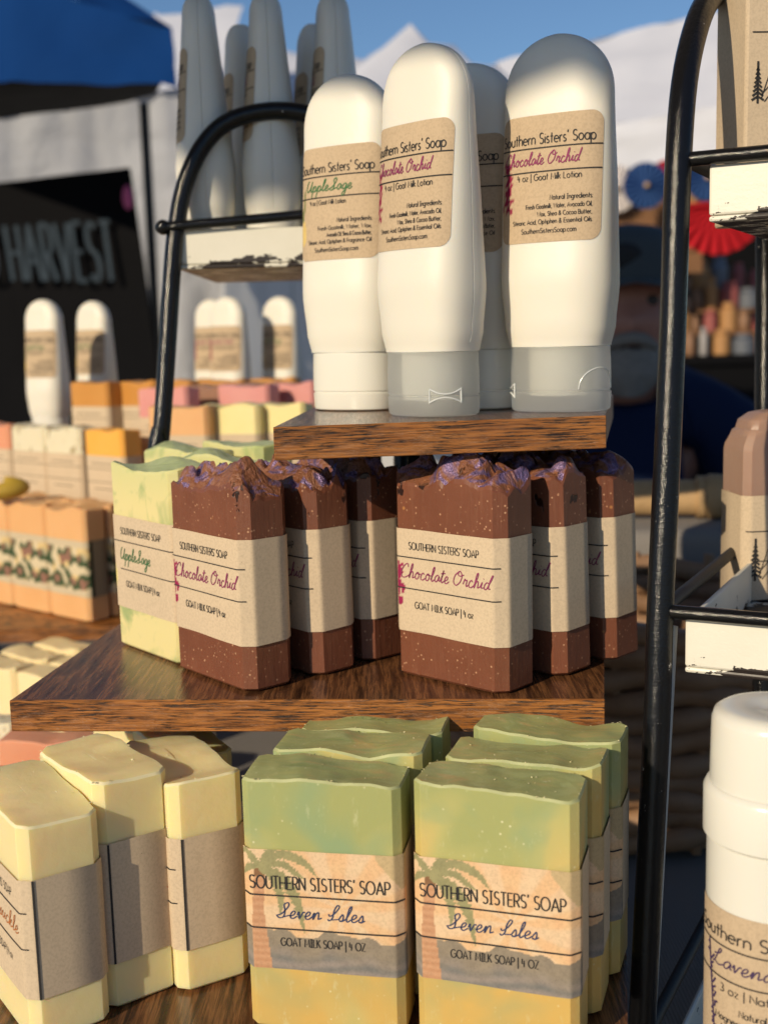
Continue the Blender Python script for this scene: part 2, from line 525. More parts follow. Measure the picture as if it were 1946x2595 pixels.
def _ribbed():
    t = NT('ribbed_grey_cloth')
    v = t.coord()
    w = t.node('ShaderNodeTexWave')
    w.inputs['Scale'].default_value = 160
    w.inputs['Distortion'].default_value = 0.6
    t.lk(v, w.inputs['Vector'])
    t.color(t.mix(w.outputs['Fac'], (0.19, 0.175, 0.165), (0.26, 0.24, 0.225)))
    t.set(Roughness=0.9, Specular_IOR_Level=0.15)
    t.bump(w.outputs['Fac'], 0.0006, 0.6)
    return t.m
M['ribbed'] = _ribbed()
M['wicker'] = plain('dark_wicker', (0.27, 0.155, 0.085), 0.62, var=0.35, scale=60, bump=0.0006, bscale=400)
M['straw'] = plain('tan_straw', (0.42, 0.27, 0.13), 0.7, var=0.25, scale=60, bump=0.0006, bscale=300)
M['pale_ground'] = plain('pale_bounce_ground', (0.30, 0.265, 0.22), 0.9, var=0.3, scale=30, bump=0.004, bscale=120)  # unseen ground, kept pale to bounce warm fill light upward
M['skin'] = plain('skin', (0.33, 0.145, 0.105), 0.5, var=0.15, scale=20, sss=0.1)
M['navy'] = fabric('navy_shirt', (0.008, 0.014, 0.042), (0.011, 0.020, 0.056), bump=0.012, bscale=9)
M['cap_cloth'] = plain('slate_cap_cloth', (0.040, 0.052, 0.062), 0.85)
M['cap_dark'] = plain('cap_badge', (0.012, 0.013, 0.016), 0.85)
M['beard'] = plain('grey_beard', (0.20, 0.185, 0.17), 0.85, var=0.3, scale=120, bump=0.003, bscale=200)
M['eye'] = plain('eye', (0.05, 0.04, 0.04), 0.2)
M['steel'] = plain('tent_pole', (0.45, 0.45, 0.46), 0.4, metal=0.6)
M['dark_pole'] = plain('dark_pole', (0.02, 0.02, 0.022), 0.5)
M['red'] = fabric('red_paper', (0.38, 0.012, 0.020), (0.46, 0.018, 0.026))
M['bunting_blue'] = fabric('blue_paper', (0.03, 0.075, 0.22), (0.045, 0.11, 0.30))
M['bunting_white'] = fabric('white_paper', (0.66, 0.62, 0.62), (0.74, 0.70, 0.70))
M['bunting_tan'] = fabric('tan_paper', (0.42, 0.28, 0.14), (0.50, 0.34, 0.18))
M['beam'] = plain('brown_timber', (0.20, 0.095, 0.04), 0.7, var=0.3, scale=12)
M['leaf'] = plain('dark_leaf', (0.05, 0.09, 0.035), 0.7, var=0.4, scale=1.2)
M['lemon'] = plain('olive_yellow_wax', (0.45, 0.30, 0.04), 0.5, sss=0.2)
M['pale_strip'] = plain('pale_grey_strip', (0.55, 0.56, 0.54), 0.35, var=0.06)  # pale grey strip along the near leg of the right rack
for i, c in enumerate([(0.55, 0.25, 0.05), (0.45, 0.42, 0.42), (0.10, 0.12, 0.16), (0.30, 0.13, 0.04), (0.60, 0.36, 0.22), (0.20, 0.24, 0.30), (0.40, 0.06, 0.05), (0.55, 0.42, 0.12)]):
    M['goods%d' % i] = plain('goods_%d' % i, tuple(.62 * q + .04 for q in c), 0.6)

# ------------------------------------------------------------------ stroke lettering (monoline)
def arc(cx, cy, rx, ry, a0, a1, n=10):
    return [(cx + rx * math.cos(R(a0 + (a1 - a0) * i / n)), cy + ry * math.sin(R(a0 + (a1 - a0) * i / n))) for i in range(n + 1)]
G = {
 'A': (.82, [[(0, 0), (.41, 1), (.82, 0)], [(.15, .34), (.67, .34)]]),
 'B': (.58, [[(0, 0), (0, 1), (.3, 1)] + arc(.3, .76, .22, .24, 90, -90) + [(0, .52)], [(.3, .52)] + arc(.32, .26, .26, .26, 90, -90) + [(0, 0)]]),
 'C': (.80, [arc(.48, .5, .48, .5, 48, 312, 16)]),
 'D': (.74, [[(0, 0), (0, 1), (.25, 1)] + arc(.25, .5, .49, .5, 90, -90, 14) + [(0, 0)]]),
 'E': (.52, [[(.52, 1), (0, 1), (0, 0), (.52, 0)], [(0, .5), (.46, .5)]]),
 'F': (.50, [[(.50, 1), (0, 1), (0, 0)], [(0, .5), (.42, .5)]]),
 'G': (.88, [arc(.48, .5, .48, .5, 48, 360, 18) + [(.56, .5)]]),
 'H': (.66, [[(0, 0), (0, 1)], [(.66, 0), (.66, 1)], [(0, .5), (.66, .5)]]),
 'I': (.40, [[(.2, 0), (.2, 1)], [(0, 1), (.4, 1)], [(0, 0), (.4, 0)]]),
 'K': (.60, [[(0, 0), (0, 1)], [(.56, 1), (0, .45)], [(.18, .6), (.6, 0)]]),
 'L': (.48, [[(0, 1), (0, 0), (.48, 0)]]),
 'M': (.86, [[(0, 0), (.08, 1), (.43, .25), (.78, 1), (.86, 0)]]),
 'N': (.68, [[(0, 0), (0, 1), (.68, 0), (.68, 1)]]),
 'O': (.98, [arc(.49, .5, .49, .5, 0, 360, 22)]),
 'P': (.56, [[(0, 0), (0, 1), (.28, 1)] + arc(.28, .73, .28, .27, 90, -90) + [(0, .46)]]),
 'R': (.58, [[(0, 0), (0, 1), (.28, 1)] + arc(.28, .73, .27, .27, 90, -90) + [(0, .46)], [(.26, .46), (.58, 0)]]),
 'S': (.56, [arc(.28, .75, .25, .25, 35, 270, 10) + arc(.28, .25, .27, .25, 90, -145, 10)]),
 'T': (.62, [[(0, 1), (.62, 1)], [(.31, 1), (.31, 0)]]),
 'U': (.66, [[(0, 1), (0, .33)] + arc(.33, .33, .33, .33, 180, 360) + [(.66, 1)]]),
 'V': (.74, [[(0, 1), (.37, 0), (.74, 1)]]),
 'W': (1.04, [[(0, 1), (.26, 0), (.52, .9), (.78, 0), (1.04, 1)]]),
 'Z': (.60, [[(0, 1), (.6, 1), (0, 0), (.6, 0)]]),
 'a': (.60, [arc(.3, .31, .3, .31, 0, 360, 16), [(.6, .62), (.6, 0)]]),
 'b': (.60, [[(0, 1.05), (0, 0)], arc(.3, .31, .3, .31, 0, 360, 16)]),
 'c': (.50, [arc(.31, .31, .31, .31, 50, 310, 12)]),
 'd': (.60, [arc(.3, .31, .3, .31, 0, 360, 16), [(.6, 1.05), (.6, 0)]]),
 'e': (.60, [[(.0, .33), (.6, .33)] + arc(.3, .31, .3, .31, 5, 310, 14)]),
 'f': (.36, [arc(.3, .85, .16, .18, 60, 180, 6) + [(.14, 0)], [(0, .6), (.34, .6)]]),
 'g': (.60, [arc(.3, .31, .3, .31, 0, 360, 16), [(.6, .62), (.6, -.12)] + arc(.31, -.12, .29, .24, 0, -150, 8)]),
 'h': (.50, [[(0, 1.05), (0, 0)], [(0, .36)] + arc(.25, .37, .25, .25, 180, 0, 8) + [(.5, 0)]]),
 'i': (.06, [[(.03, .62), (.03, 0)], [(.03, .84), (.03, .88)]]),
 'k': (.44, [[(0, 1.05), (0, 0)], [(.4, .62), (0, .25)], [(.14, .37), (.44, 0)]]),
 'l': (.06, [[(.03, 1.05), (.03, 0)]]),
 'm': (.80, [[(0, .62), (0, 0)], [(0, .40)] + arc(.2, .42, .2, .2, 180, 0, 7) + [(.4, 0)], [(.4, .40)] + arc(.6, .42, .2, .2, 180, 0, 7) + [(.8, 0)]]),
 'n': (.50, [[(0, .62), (0, 0)], [(0, .36)] + arc(.25, .37, .25, .25, 180, 0, 8) + [(.5, 0)]]),
 'o': (.62, [arc(.31, .31, .31, .31, 0, 360, 16)]),
 'p': (.60, [[(0, .62), (0, -.36)], arc(.3, .31, .3, .31, 0, 360, 16)]),
 'r': (.30, [[(0, .62), (0, 0)], [(0, .34)] + arc(.26, .36, .26, .26, 180, 80, 6)]),
 's': (.38, [arc(.19, .465, .16, .155, 35, 270, 8) + arc(.19, .155, .18, .155, 90, -145, 8)]),
 't': (.36, [[(.18, .95), (.18, 0)], [(0, .62), (.36, .62)]]),
 'u': (.50, [[(0, .62), (0, .25)] + arc(.25, .25, .25, .25, 180, 360, 8) + [(.5, .62)], [(.5, .62), (.5, 0)]]),
 'v': (.48, [[(0, .62), (.24, 0), (.48, .62)]]),
 'w': (.74, [[(0, .62), (.18, 0), (.37, .58), (.56, 0), (.74, .62)]]),
 'x': (.46, [[(0, .62), (.46, 0)], [(.46, .62), (0, 0)]]),
 'y': (.48, [[(0, .62), (.24, .02)], [(.48, .62), (.14, -.36)]]),
 'z': (.42, [[(0, .62), (.42, .62), (0, 0), (.42, 0)]]),
 '4': (.52, [[(.08, 1), (.0, .42), (.52, .42)], [(.38, .8), (.38, 0)]]),
 '3': (.5, [arc(.22, .75, .22, .25, 130, -80, 9) + arc(.23, .25, .27, .25, 90, -140, 10)]),
 '|': (.04, [[(.02, 1.1), (.02, -.3)]]),
 ',': (.08, [[(.05, .06), (.0, -.16)]]),
 '.': (.06, [[(.03, 0), (.03, .06)]]),
 ':': (.06, [[(.03, 0), (.03, .06)], [(.03, .5), (.03, .56)]]),
 '&': (.72, [[(.70, 0), (.18, .66)] + arc(.32, .80, .18, .19, 215, -30, 8) + [(.14, .46)] + arc(.27, .24, .25, .24, 120, 330, 9) + [(.68, .46)]]),
 "'": (.10, [[(.09, 1.06), (.03, .82)]]),
 ' ': (.30, []),
}
# joined handwriting, x-height 1
C = {
 'a': (1.0, [[(.75, .85), (.45, 1), (.12, .6), (.18, .1), (.5, .12), (.8, .85), (.78, .25), (1.0, .2)]]),
 'c': (.85, [[(.62, .8), (.4, 1), (.1, .6), (.15, .1), (.5, .0), (.85, .3)]]),
 'd': (1.0, [[(.75, .85), (.42, 1), (.1, .55), (.2, .05), (.55, .2), (.95, 1.3), (1.05, 2.1), (.82, 1.0), (.78, .2), (1.05, .2)]]),
 'e': (.85, [[(.0, .3), (.45, .5), (.58, .85), (.35, 1), (.12, .6), (.2, .08), (.5, .02), (.85, .35)]]),
 'g': (1.0, [[(.75, .85), (.42, 1), (.1, .55), (.2, .05), (.55, .2), (.8, .9), (.7, -.6), (.35, -1.1), (.2, -.7), (.6, -.2), (1.0, .3)]]),
 'h': (1.05, [[(.0, .2), (.45, 1.4), (.5, 2.1), (.28, 1.8), (.12, 0), (.3, .75), (.6, 1), (.7, .6), (.68, .1), (1.05, .3)]]),
 'i': (.55, [[(.0, .25), (.25, .95), (.18, .2), (.55, .25)], [(.36, 1.4), (.39, 1.5)]]),
 'k': (1.0, [[(.0, .2), (.4, 1.5), (.45, 2.1), (.25, 1.8), (.12, 0), (.3, .7), (.62, .95), (.5, .55), (.25, .5), (.6, .05), (1.0, .3)]]),
 'l': (.6, [[(.0, .2), (.4, 1.3), (.48, 2.05), (.25, 1.8), (.14, .4), (.3, .0), (.6, .3)]]),
 'n': (1.1, [[(.0, .3), (.2, .95), (.16, 0), (.4, .8), (.65, 1), (.72, .5), (.75, .1), (1.1, .3)]]),
 'o': (.95, [[(.4, 1), (.1, .6), (.18, .08), (.5, .05), (.7, .55), (.5, 1), (.35, .85), (.65, .75), (.95, .8)]]),
 'p': (1.0, [[(.0, .4), (.22, 1), (.0, -1.05)], [(.1, .3), (.35, .9), (.65, .95), (.72, .4), (.45, .02), (.15, .2)], [(.5, .02), (1.0, .3)]]),
 'r': (.85, [[(.0, .3), (.2, 1.05), (.3, .85), (.58, .92), (.5, .3), (.6, .05), (.85, .3)]]),
 's': (.75, [[(.0, .2), (.35, .95), (.5, .5), (.42, .08), (.1, .12), (.4, .02), (.75, .3)]]),
 't': (.65, [[(.0, .2), (.35, 1.2), (.4, 1.8), (.22, .4), (.35, .02), (.65, .3)], [(.05, 1.3), (.75, 1.42)]]),
 'u': (1.0, [[(.0, .5), (.15, .95), (.12, .3), (.3, .03), (.6, .35), (.72, .95), (.7, .2), (1.0, .25)]]),
 'v': (.85, [[(.0, .5), (.15, .95), (.3, .05), (.62, .9), (.85, .85)]]),
 'y': (1.0, [[(.0, .6), (.12, .95), (.2, .2), (.5, .15), (.8, .9), (.65, -.6), (.3, -1.1), (.2, -.7), (1.0, .3)]]),
 'C': (1.5, [[(1.25, 1.55), (1.1, 2.05), (.6, 1.8), (.15, .9), (.35, .1), (.9, .05), (1.5, .4)]]),
 'O': (1.75, [[(.9, 2.0), (.3, 1.4), (.15, .5), (.6, .0), (1.2, .5), (1.4, 1.4), (1.0, 2.05), (.75, 1.6), (1.1, 1.35), (1.7, 1.6)]]),
 'A': (1.5, [[(.5, 2.0), (.15, 1.5), (.1, .5), (.5, .1), (1.0, .8), (1.25, 1.9), (1.1, .5), (1.2, .05), (1.5, .3)]]),
 'S': (1.5, [[(.0, .3), (.6, .6), (1.2, 1.6), (1.1, 2.1), (.7, 1.8), (.9, 1.0), (.85, .2), (.4, .0), (.1, .25)], [(.85, .15), (1.5, .4)]]),
 'I': (1.3, [[(.1, .9), (.3, .6), (.8, 1.1), (1.15, 1.9), (.9, 2.1), (.65, 1.4), (.6, .4), (.3, .0), (.1, .2)], [(.6, .15), (1.3, .25)]]),
 'L': (1.4, [[(.1, 1.2), (.7, 1.5), (.9, 2.0), (.65, 2.05), (.5, 1.2), (.3, .3), (.05, .1), (.4, .2), (.9, .0), (1.4, .3)]]),
 'H': (1.6, [[(.2, 1.8), (.35, 2.0), (.2, 0)], [(1.2, 2.0), (.95, 0)], [(.1, 1.0), (1.6, 1.0)]]),
 ' ': (.6, []),
}
def text(s, h, x, y, align='l', width=None, sp=0.17):
    """strokes of a line of print: cap height h, baseline y"""
    out, cx = [], 0.0
    for ch in s:
        w, st = G[ch]
        out += [[(cx + a, b) for a, b in p] for p in st]
        cx += w + sp
    cx -= sp
    kx = (width / (cx * h)) if width else 1.0
    tw = cx * h * kx
    ox = x if align == 'l' else (x - tw if align == 'r' else x - tw / 2)
    return [[(ox + a * h * kx, y + b * h) for a, b in p] for p in out]
def script(s, h, x, y, width=None, slant=0.18):
    out, cx = [], 0.0
    for ch in s:
        w, st = C[ch]
        out += [[(cx + a + slant * b, b) for a, b in smoothline(p, 5)] for p in st]
        cx += w
    kx = width / (cx * h) if width else 1.0
    return [[(x + a * h * kx, y + b * h) for a, b in p] for p in out]

def strokes_mesh(name, items, surf, mats):
    """items: (strokes, line width, material index); surf(s, t, lift) -> point on the labelled surface"""
    mb = MB()
    for strokes, lw, mi in items:
        for p in strokes:
            q = [p[0]]
            for a in p[1:]:
                d = math.hypot(a[0] - q[-1][0], a[1] - q[-1][1])
                if d < 1e-6: continue
                k = max(1, int(d / 0.0006)) if d > .004 else max(1, int(d / .0016))
                b = q[-1]
                q += [(b[0] + (a[0] - b[0]) * i / k, b[1] + (a[1] - b[1]) * i / k) for i in range(1, k + 1)]
            if len(q) < 2: continue
            L = []
            for i in range(len(q)):
                a, b = q[max(i - 1, 0)], q[min(i + 1, len(q) - 1)]
                dx, dy = b[0] - a[0], b[1] - a[1]
                l = math.hypot(dx, dy) or 1
                nx, ny = -dy / l * lw / 2, dx / l * lw / 2
                L.append((surf(q[i][0] + nx, q[i][1] + ny, 0.00026), surf(q[i][0] - nx, q[i][1] - ny, 0.00026)))
            vs = [c for ab in L for c in ab]
            mb.add(vs, [(2 * i, 2 * i + 1, 2 * i + 3, 2 * i + 2) for i in range(len(L) - 1)], mi)
    me = bpy.data.meshes.new(name)
    me.from_pydata(mb.v, [], mb.f)
    for m in mats: me.materials.append(m)
    me.polygons.foreach_set('material_index', mb.m)
    me.update()
    return me

# ------------------------------------------------------------------ soap bars
def profile(w, d, ch, step, rounded=False, off=0.0):
    """bar outline, anticlockwise from the front left; front is -y"""
    w2, d2 = w / 2 + off, d / 2 + off
    c = [(-w2 + ch, -d2), (w2 - ch, -d2), (w2, -d2 + ch), (w2, d2 - ch), (w2 - ch, d2), (-w2 + ch, d2), (-w2, d2 - ch), (-w2, -d2 + ch)]
    ctr = [None, (w2 - ch, -d2 + ch), None, (w2 - ch, d2 - ch), None, (-w2 + ch, d2 - ch), None, (-w2 + ch, -d2 + ch)]
    out = []
    for i in range(8):
        a, b = c[i], c[(i + 1) % 8]
        if ctr[i] and rounded:
            a0 = math.atan2(a[1] - ctr[i][1], a[0] - ctr[i][0])
            for k in range(5):
                t = a0 + (math.pi / 2) * k / 5
                out.append((ctr[i][0] + ch * math.cos(t), ctr[i][1] + ch * math.sin(t)))
        else:
            n = max(1, int(math.hypot(b[0] - a[0], b[1] - a[1]) / step))
            out += [(a[0] + (b[0] - a[0]) * k / n, a[1] + (b[1] - a[1]) * k / n) for k in range(n)]
    return out

def soap_mesh(name, w, d, h, ch, mats, topfn, step=0.003, rings=8, rounded=False, rim=0.0006):
    P = profile(w, d, ch, step, rounded)
    n = len(P)
    mb = MB()
    L = []
    for t, ins in ((0, 0.0012), (0.0012, 0.0), (0.25, 0.0), (0.5, 0.0), (0.72, 0.0), (0.9, 0.0)):
        L.append([(x * (1 - 2 * ins / w), y * (1 - 2 * ins / d), (t if t < 0.01 else t * h)) for x, y in P])
    L.append([(x, y, h + topfn(x, y) - rim * 1.4) for x, y in P])
    kx, ky = 1 - 2 * rim / w, 1 - 2 * rim / d
    L.append([(x * kx, y * ky, h + topfn(x * kx, y * ky)) for x, y in P])
    mb.loft(L[:-1], 0, True, False)
    mb.loft(L[-2:], 2 if len(mats) > 2 else 0, False, False)
    top = [[(x * kx, y * ky, h + topfn(x * kx, y * ky)) for x, y in P]]
    for k in range(1, rings):
        s = 1 - k / rings
        # keep the long axis: shrink y to 0, x only by the same amount
        ring = []
        for x, y in P:
            yy = y * ky * s
            xx = math.copysign(max(0, abs(x * kx) - (1 - s) * d / 2 * (abs(x) / (w / 2))), x)
            ring.append((xx, yy, h + topfn(xx, yy)))
        top.append(ring)
    mb.loft(top, 1, False, True)
    return mb.mesh(name, mats, smooth=42)

def f_choc(seed):
    o = Vector((seed * 3.1, seed * 1.7, 0.0))
    def f(x, y):
        p = Vector((x * 78, y * 78, 0)) + o
        q = p + Vector((noise.noise(p * 0.6), noise.noise(p * 0.6 + Vector((5, 5, 5))), 0)) * 1.5
        r = abs(noise.noise(q)) * 1.6 + 0.35 * noise.noise(q * 2.3)
        return (0.0042 + 0.0042 * max(0, 1 - (y / .0118) ** 2)) * (r - 0.42) + 0.0005 * noise.noise(q * 5) + 0.0075 * max(0, 1 - (y / .0118) ** 2) * (1 - (x / .0285) ** 6) + 0.0010 * math.sin(seed * 7)
    return f
def f_wave(seed, amp=0.004, sc=38, axis=0.6, fine=0.0006):
    o = Vector((seed * 2.3, seed * 5.1, seed))
    def f(x, y):
        p = Vector((x * sc, y * sc * axis, 0)) + o
        return amp * noise.noise(p) + fine * noise.noise(p * 4) + amp * 0.35 * noise.noise(p * 1.9)
    return f
def f_apple(seed):
    o = Vector((seed * 2.9, seed * 4.1, seed))
    def f(x, y):
        p = Vector((x * 26 + y * 34, y * 20, 0)) + o
        a = noise.noise(p)
        b = noise.noise(Vector((x * 60 - y * 30, y * 25, 3)) + o)
        return 0.0046 * a + 0.0016 * abs(b) + 0.0004 * noise.noise(p * 7)
    return f

def band_map(w, d, ch, off=0.0006):
    """(s, z) on the paper band wrapped round the bar, s measured from the middle of the front face, growing to the right"""
    w2, d2, c = w / 2, d / 2, ch
    segs, P = [], [(0, -d2), (w2 - c, -d2), (w2, -d2 + c), (w2, d2 - c), (w2 - c, d2), (0, d2)]
    for a, b in zip(P, P[1:]):
        segs.append((a, b, math.hypot(b[0] - a[0], b[1] - a[1])))
    def f(s, z, lift=0.0):
        sg, u = (1 if s >= 0 else -1), abs(s)
        for i, (a, b, l) in enumerate(segs):
            if u <= l or i == len(segs) - 1:
                t = u / l
                x, y = a[0] + (b[0] - a[0]) * t, a[1] + (b[1] - a[1]) * t
                nx, ny = (b[1] - a[1]) / l, -(b[0] - a[0]) / l
                # soften the creases
                e = min(u, l - u)
                if i + 1 < len(segs) and l - u < 0.0012 and u <= l:
                    a2, b2, l2 = segs[i + 1]
                    k = 0.5 * (1 - (l - u) / 0.0012)
                    nx, ny = nx * (1 - k) + (b2[1] - a2[1]) / l2 * k, ny * (1 - k) - (b2[0] - a2[0]) / l2 * k
                elif i > 0 and u < 0.0012:
                    a2, b2, l2 = segs[i - 1]
                    k = 0.5 * (1 - u / 0.0012)
                    nx, ny = nx * (1 - k) + (b2[1] - a2[1]) / l2 * k, ny * (1 - k) - (b2[0] - a2[0]) / l2 * k
                nl = math.hypot(nx, ny)
                o = off + lift + 0.00032 * max(0.0, noise.noise(Vector((s * 34, z * 30, 4.0))))
                return ((x + nx / nl * o) * sg, y + ny / nl * o, z)
            u -= l
    tot = sum(l for _, _, l in segs)
    return f, tot

def band_mesh(name, w, d, ch, z0, z1, mat, paint=None, cell=None, wob=0.0004, seed=0):
    f, tot = band_map(w, d, ch)
    if cell:
        us, u = [], -tot
        while u < tot - 1e-6:
            us.append(u)
            u += cell if -w * 0.62 < u < w * 0.62 else 0.003
        us.append(tot)
        nz = int((z1 - z0) / cell)
    else:
        w2, d2 = w / 2 - ch, d / 2 - ch
        dg = ch * math.sqrt(2)
        br = [w2 * i / 16 for i in range(16)] + [w2 - .001, w2, w2 + .001, w2 + dg * .5, w2 + dg - .001, w2 + dg, w2 + dg + .001, w2 + dg + d2, w2 + dg + 2 * d2, w2 + 1.5 * dg + 2 * d2, w2 + 2 * dg + 2 * d2, tot]
        us = [-b for b in br[::-1]] + br[1:]
        nz = 12
    vs, fs, cols = [], [], []
    for u in us:
        for k in range(nz + 1):
            t = k / nz
            z = z0 + (z1 - z0) * t + wob * noise.noise(Vector((u * 40 + seed, t * 3, seed)))
            vs.append(f(u, z))
            cols.append(paint(u, (z1 - z)) if paint else (1, 1, 1))
    n = nz + 1
    fs = [(i * n + k, (i + 1) * n + k, (i + 1) * n + k + 1, i * n + k + 1) for i in range(len(us) - 1) for k in range(nz)]
    me = bpy.data.meshes.new(name)
    me.from_pydata(vs, [], fs)
    ca = me.color_attributes.new('print', 'FLOAT_COLOR', 'POINT')
    ca.data.foreach_set('color', [c for q in cols for c in (*q, 1.0)])
    me.materials.append(mat)
    me.polygons.foreach_set('use_smooth', [True] * len(me.polygons))
    me.update()
    return me

def crumbs(name, w, d, h, topfn, seed, n=26):
    r = random.Random(seed)
    mb = MB()
    for _ in range(n):
        if r.random() < 0.75:
            if r.random() < 0.7: x, y = r.uniform(-w / 2, w / 2) * 0.97, r.choice((-1, 1)) * d / 2 * 0.97
            else: x, y = r.choice((-1, 1)) * w / 2 * 0.98, r.uniform(-d / 2, d / 2) * 0.95
        else:
            x, y = r.uniform(-w / 2, w / 2) * 0.9, r.uniform(-d / 2, d / 2) * 0.9
        z = h + topfn(x, y)
        s = r.uniform(0.0002, 0.00065)
        ps = [Vector((x, y, z)) + Vector((r.uniform(-1, 1), r.uniform(-1, 1), r.uniform(-.3, .9))) * s for _ in range(5)]
        mb.add(ps, [(0, 1, 2), (0, 2, 3), (0, 3, 4), (1, 2, 3), (1, 3, 4), (0, 1, 4)])
    me = bpy.data.meshes.new(name)
    me.from_pydata(mb.v, [], mb.f)
    me.materials.append(M['crumb'])
    return me

def inside(p, poly):
    x, y = p
    c = False
    for (x0, y0), (x1, y1) in zip(poly, poly[1:] + poly[:1]):
        if (y0 > y) != (y1 > y) and x < (x1 - x0) * (y - y0) / (y1 - y0) + x0:
            c = not c
    return c

# ---- prints: (s, t) in metres, t down from the top of the paper
def frond(cx, cy, pts, wd):
    a, b = [], []
    line = smoothline([(cx, cy)] + pts, 9)
    for i, (x, y) in enumerate(line):
        j = min(i + 1, len(line) - 1)
        k = max(i - 1, 0)
        dx, dy = line[j][0] - line[k][0], line[j][1] - line[k][1]
        l = math.hypot(dx, dy) or 1
        u = i / (len(line) - 1)
        ww = wd * math.sin(math.pi * min(1, 0.15 + u * 0.85)) * (1.05 - 0.45 * (i % 2))
        sh = 0.6 * ww if i % 2 else 0.0
        a.append((x - dy / l * ww + dx / l * sh, y + dx / l * ww + dy / l * sh))
        b.append((x + dy / l * ww + dx / l * sh, y - dx / l * ww + dy / l * sh))
    return a + b[::-1]
mm = 0.001
PALM = [frond(-21.5 * mm, 6.5 * mm, [(q[0] * mm, q[1] * mm) for q in pts], wd * mm) for pts, wd in (
    ([(-14, 1.5), (-6, 4), (-1.5, 9)], 2.0), ([(-14, 5), (-9, 8), (-6, 10)], 1.5), ([(-24, 3), (-27, 1), (-29, 3)], 1.6),
    ([(-24, 6), (-27, 8), (-29, 11)], 1.5), ([(-18, 1), (-13, -2)], 1.6), ([(-17, 10), (-14.5, 17), (-15, 24)], 2.0), ([(-14, 10), (-9, 18), (-6.5, 30)], 2.6))]
TRUNK = [(-23.5 * mm, 7 * mm), (-19.8 * mm, 7 * mm), (-20.6 * mm, 22 * mm), (-19.8 * mm, 30 * mm), (-18.0 * mm, 46 * mm), (-24.8 * mm, 46 * mm), (-25 * mm, 30 * mm)]
def paint_isles(s, t):
    n = noise.noise(Vector((s * 260, t * 260, 1.0)))
    n2 = noise.noise(Vector((s * 90, t * 90, 3.0)))
    if abs(s) > 0.0315: return (1, 1, 1)
    sun_y, sun_x = 0.020, 0.006
    hill = 0.0300 - 0.0018 * max(0, math.sin(s * 420 + 0.9)) - 0.0012 * math.sin(s * 230) + 0.05 * (s + 0.02) * 0.5
    if any(inside((s, t), q) for q in PALM):
        c = (0.52 + 0.07 * n, 0.61 + 0.07 * n, 0.44 + 0.04 * n)
    elif inside((s, t), TRUNK):
        st = 0.06 * math.sin(t * 2600 + 2 * n2)
        c = (0.90 + st, 0.62 + st, 0.50 + st)
        if t < 0.010: c = (0.42, 0.28, 0.20)
    elif t > hill:
        k = min(1.0, max(0.0, (t - hill - 0.005) / 0.006))
        wv = 0.5 + 0.5 * math.sin(t * 1300 + 2.2 * math.sin(s * 120) + 2.5 * n2)
        h = (0.47 + 0.06 * n, 0.49 + 0.06 * n, 0.52 + 0.05 * n)
        w_ = (0.34 + 0.16 * wv + .05 * n, 0.41 + 0.13 * wv + .05 * n, 0.54 + 0.14 * wv + .05 * n)
        c = tuple(a * (1 - k) + b * k for a, b in zip(h, w_))
    else:
        ang = math.atan2(t - sun_y, s - sun_x)
        ray = 0.5 + 0.5 * math.tanh(3 * math.sin(ang * 9 + n2 * 0.8))
        c = (1.22, 0.99 + 0.12 * ray + 0.05 * n, 0.78 + 0.22 * ray + 0.05 * n)
        if s > 0.019 and t < 0.0125 and s - 0.019 > (t - 0.002) * 0.8: c = (0.88, 0.84, 0.66)
    return c
def blobs(seed, cx, cy, n, sx, sy, r0):
    r = random.Random(seed)
    return [(cx + r.gauss(0, sx), cy + (i / n - .5) * sy + r.gauss(0, .3 * mm), r0 * r.uniform(.6, 1.2)) for i in range(n)]
ORCH = blobs(3, -24.5 * mm, 23 * mm, 30, 1.2 * mm, 18 * mm, 1.1 * mm)
def paint_choc(s, t):
    for x, y, r in ORCH:
        if (s - x) ** 2 + (t - y) ** 2 < r * r: return (0.50, 0.04, 0.24)
    return (1, 1, 1)
def paint_apple(s, t):
    if ((s + .0265) / .0026) ** 2 + ((t - .0285) / .0062) ** 2 < 1: return (1.25, 1.35, 0.75)
    if ((s + .0275) / .0016) ** 2 + ((t - .021) / .003) ** 2 < 1: return (0.25, 0.45, 0.2)
    return (1, 1, 1)
def paint_floral(s, t):
    n = noise.noise(Vector((s * 110, t * 110, 7)))
    m = noise.noise(Vector((s * 85, t * 85, 2)))
    if abs(s) > .03: return (.50, .42, .34) if abs(s) > .034 else (.05, .07, .05)
    if t < .005 or t > .038: return (.9, .82, .72)
    if n > .20: return (1.0, .93, .80)
    if n < -.30: return (.42, .24, .22)
    if m > .22: return (1.05, .86, .52)
    if m < -.05 or n < 0: return (0.07, 0.14, 0.08)
    return (.74, .70, .58)

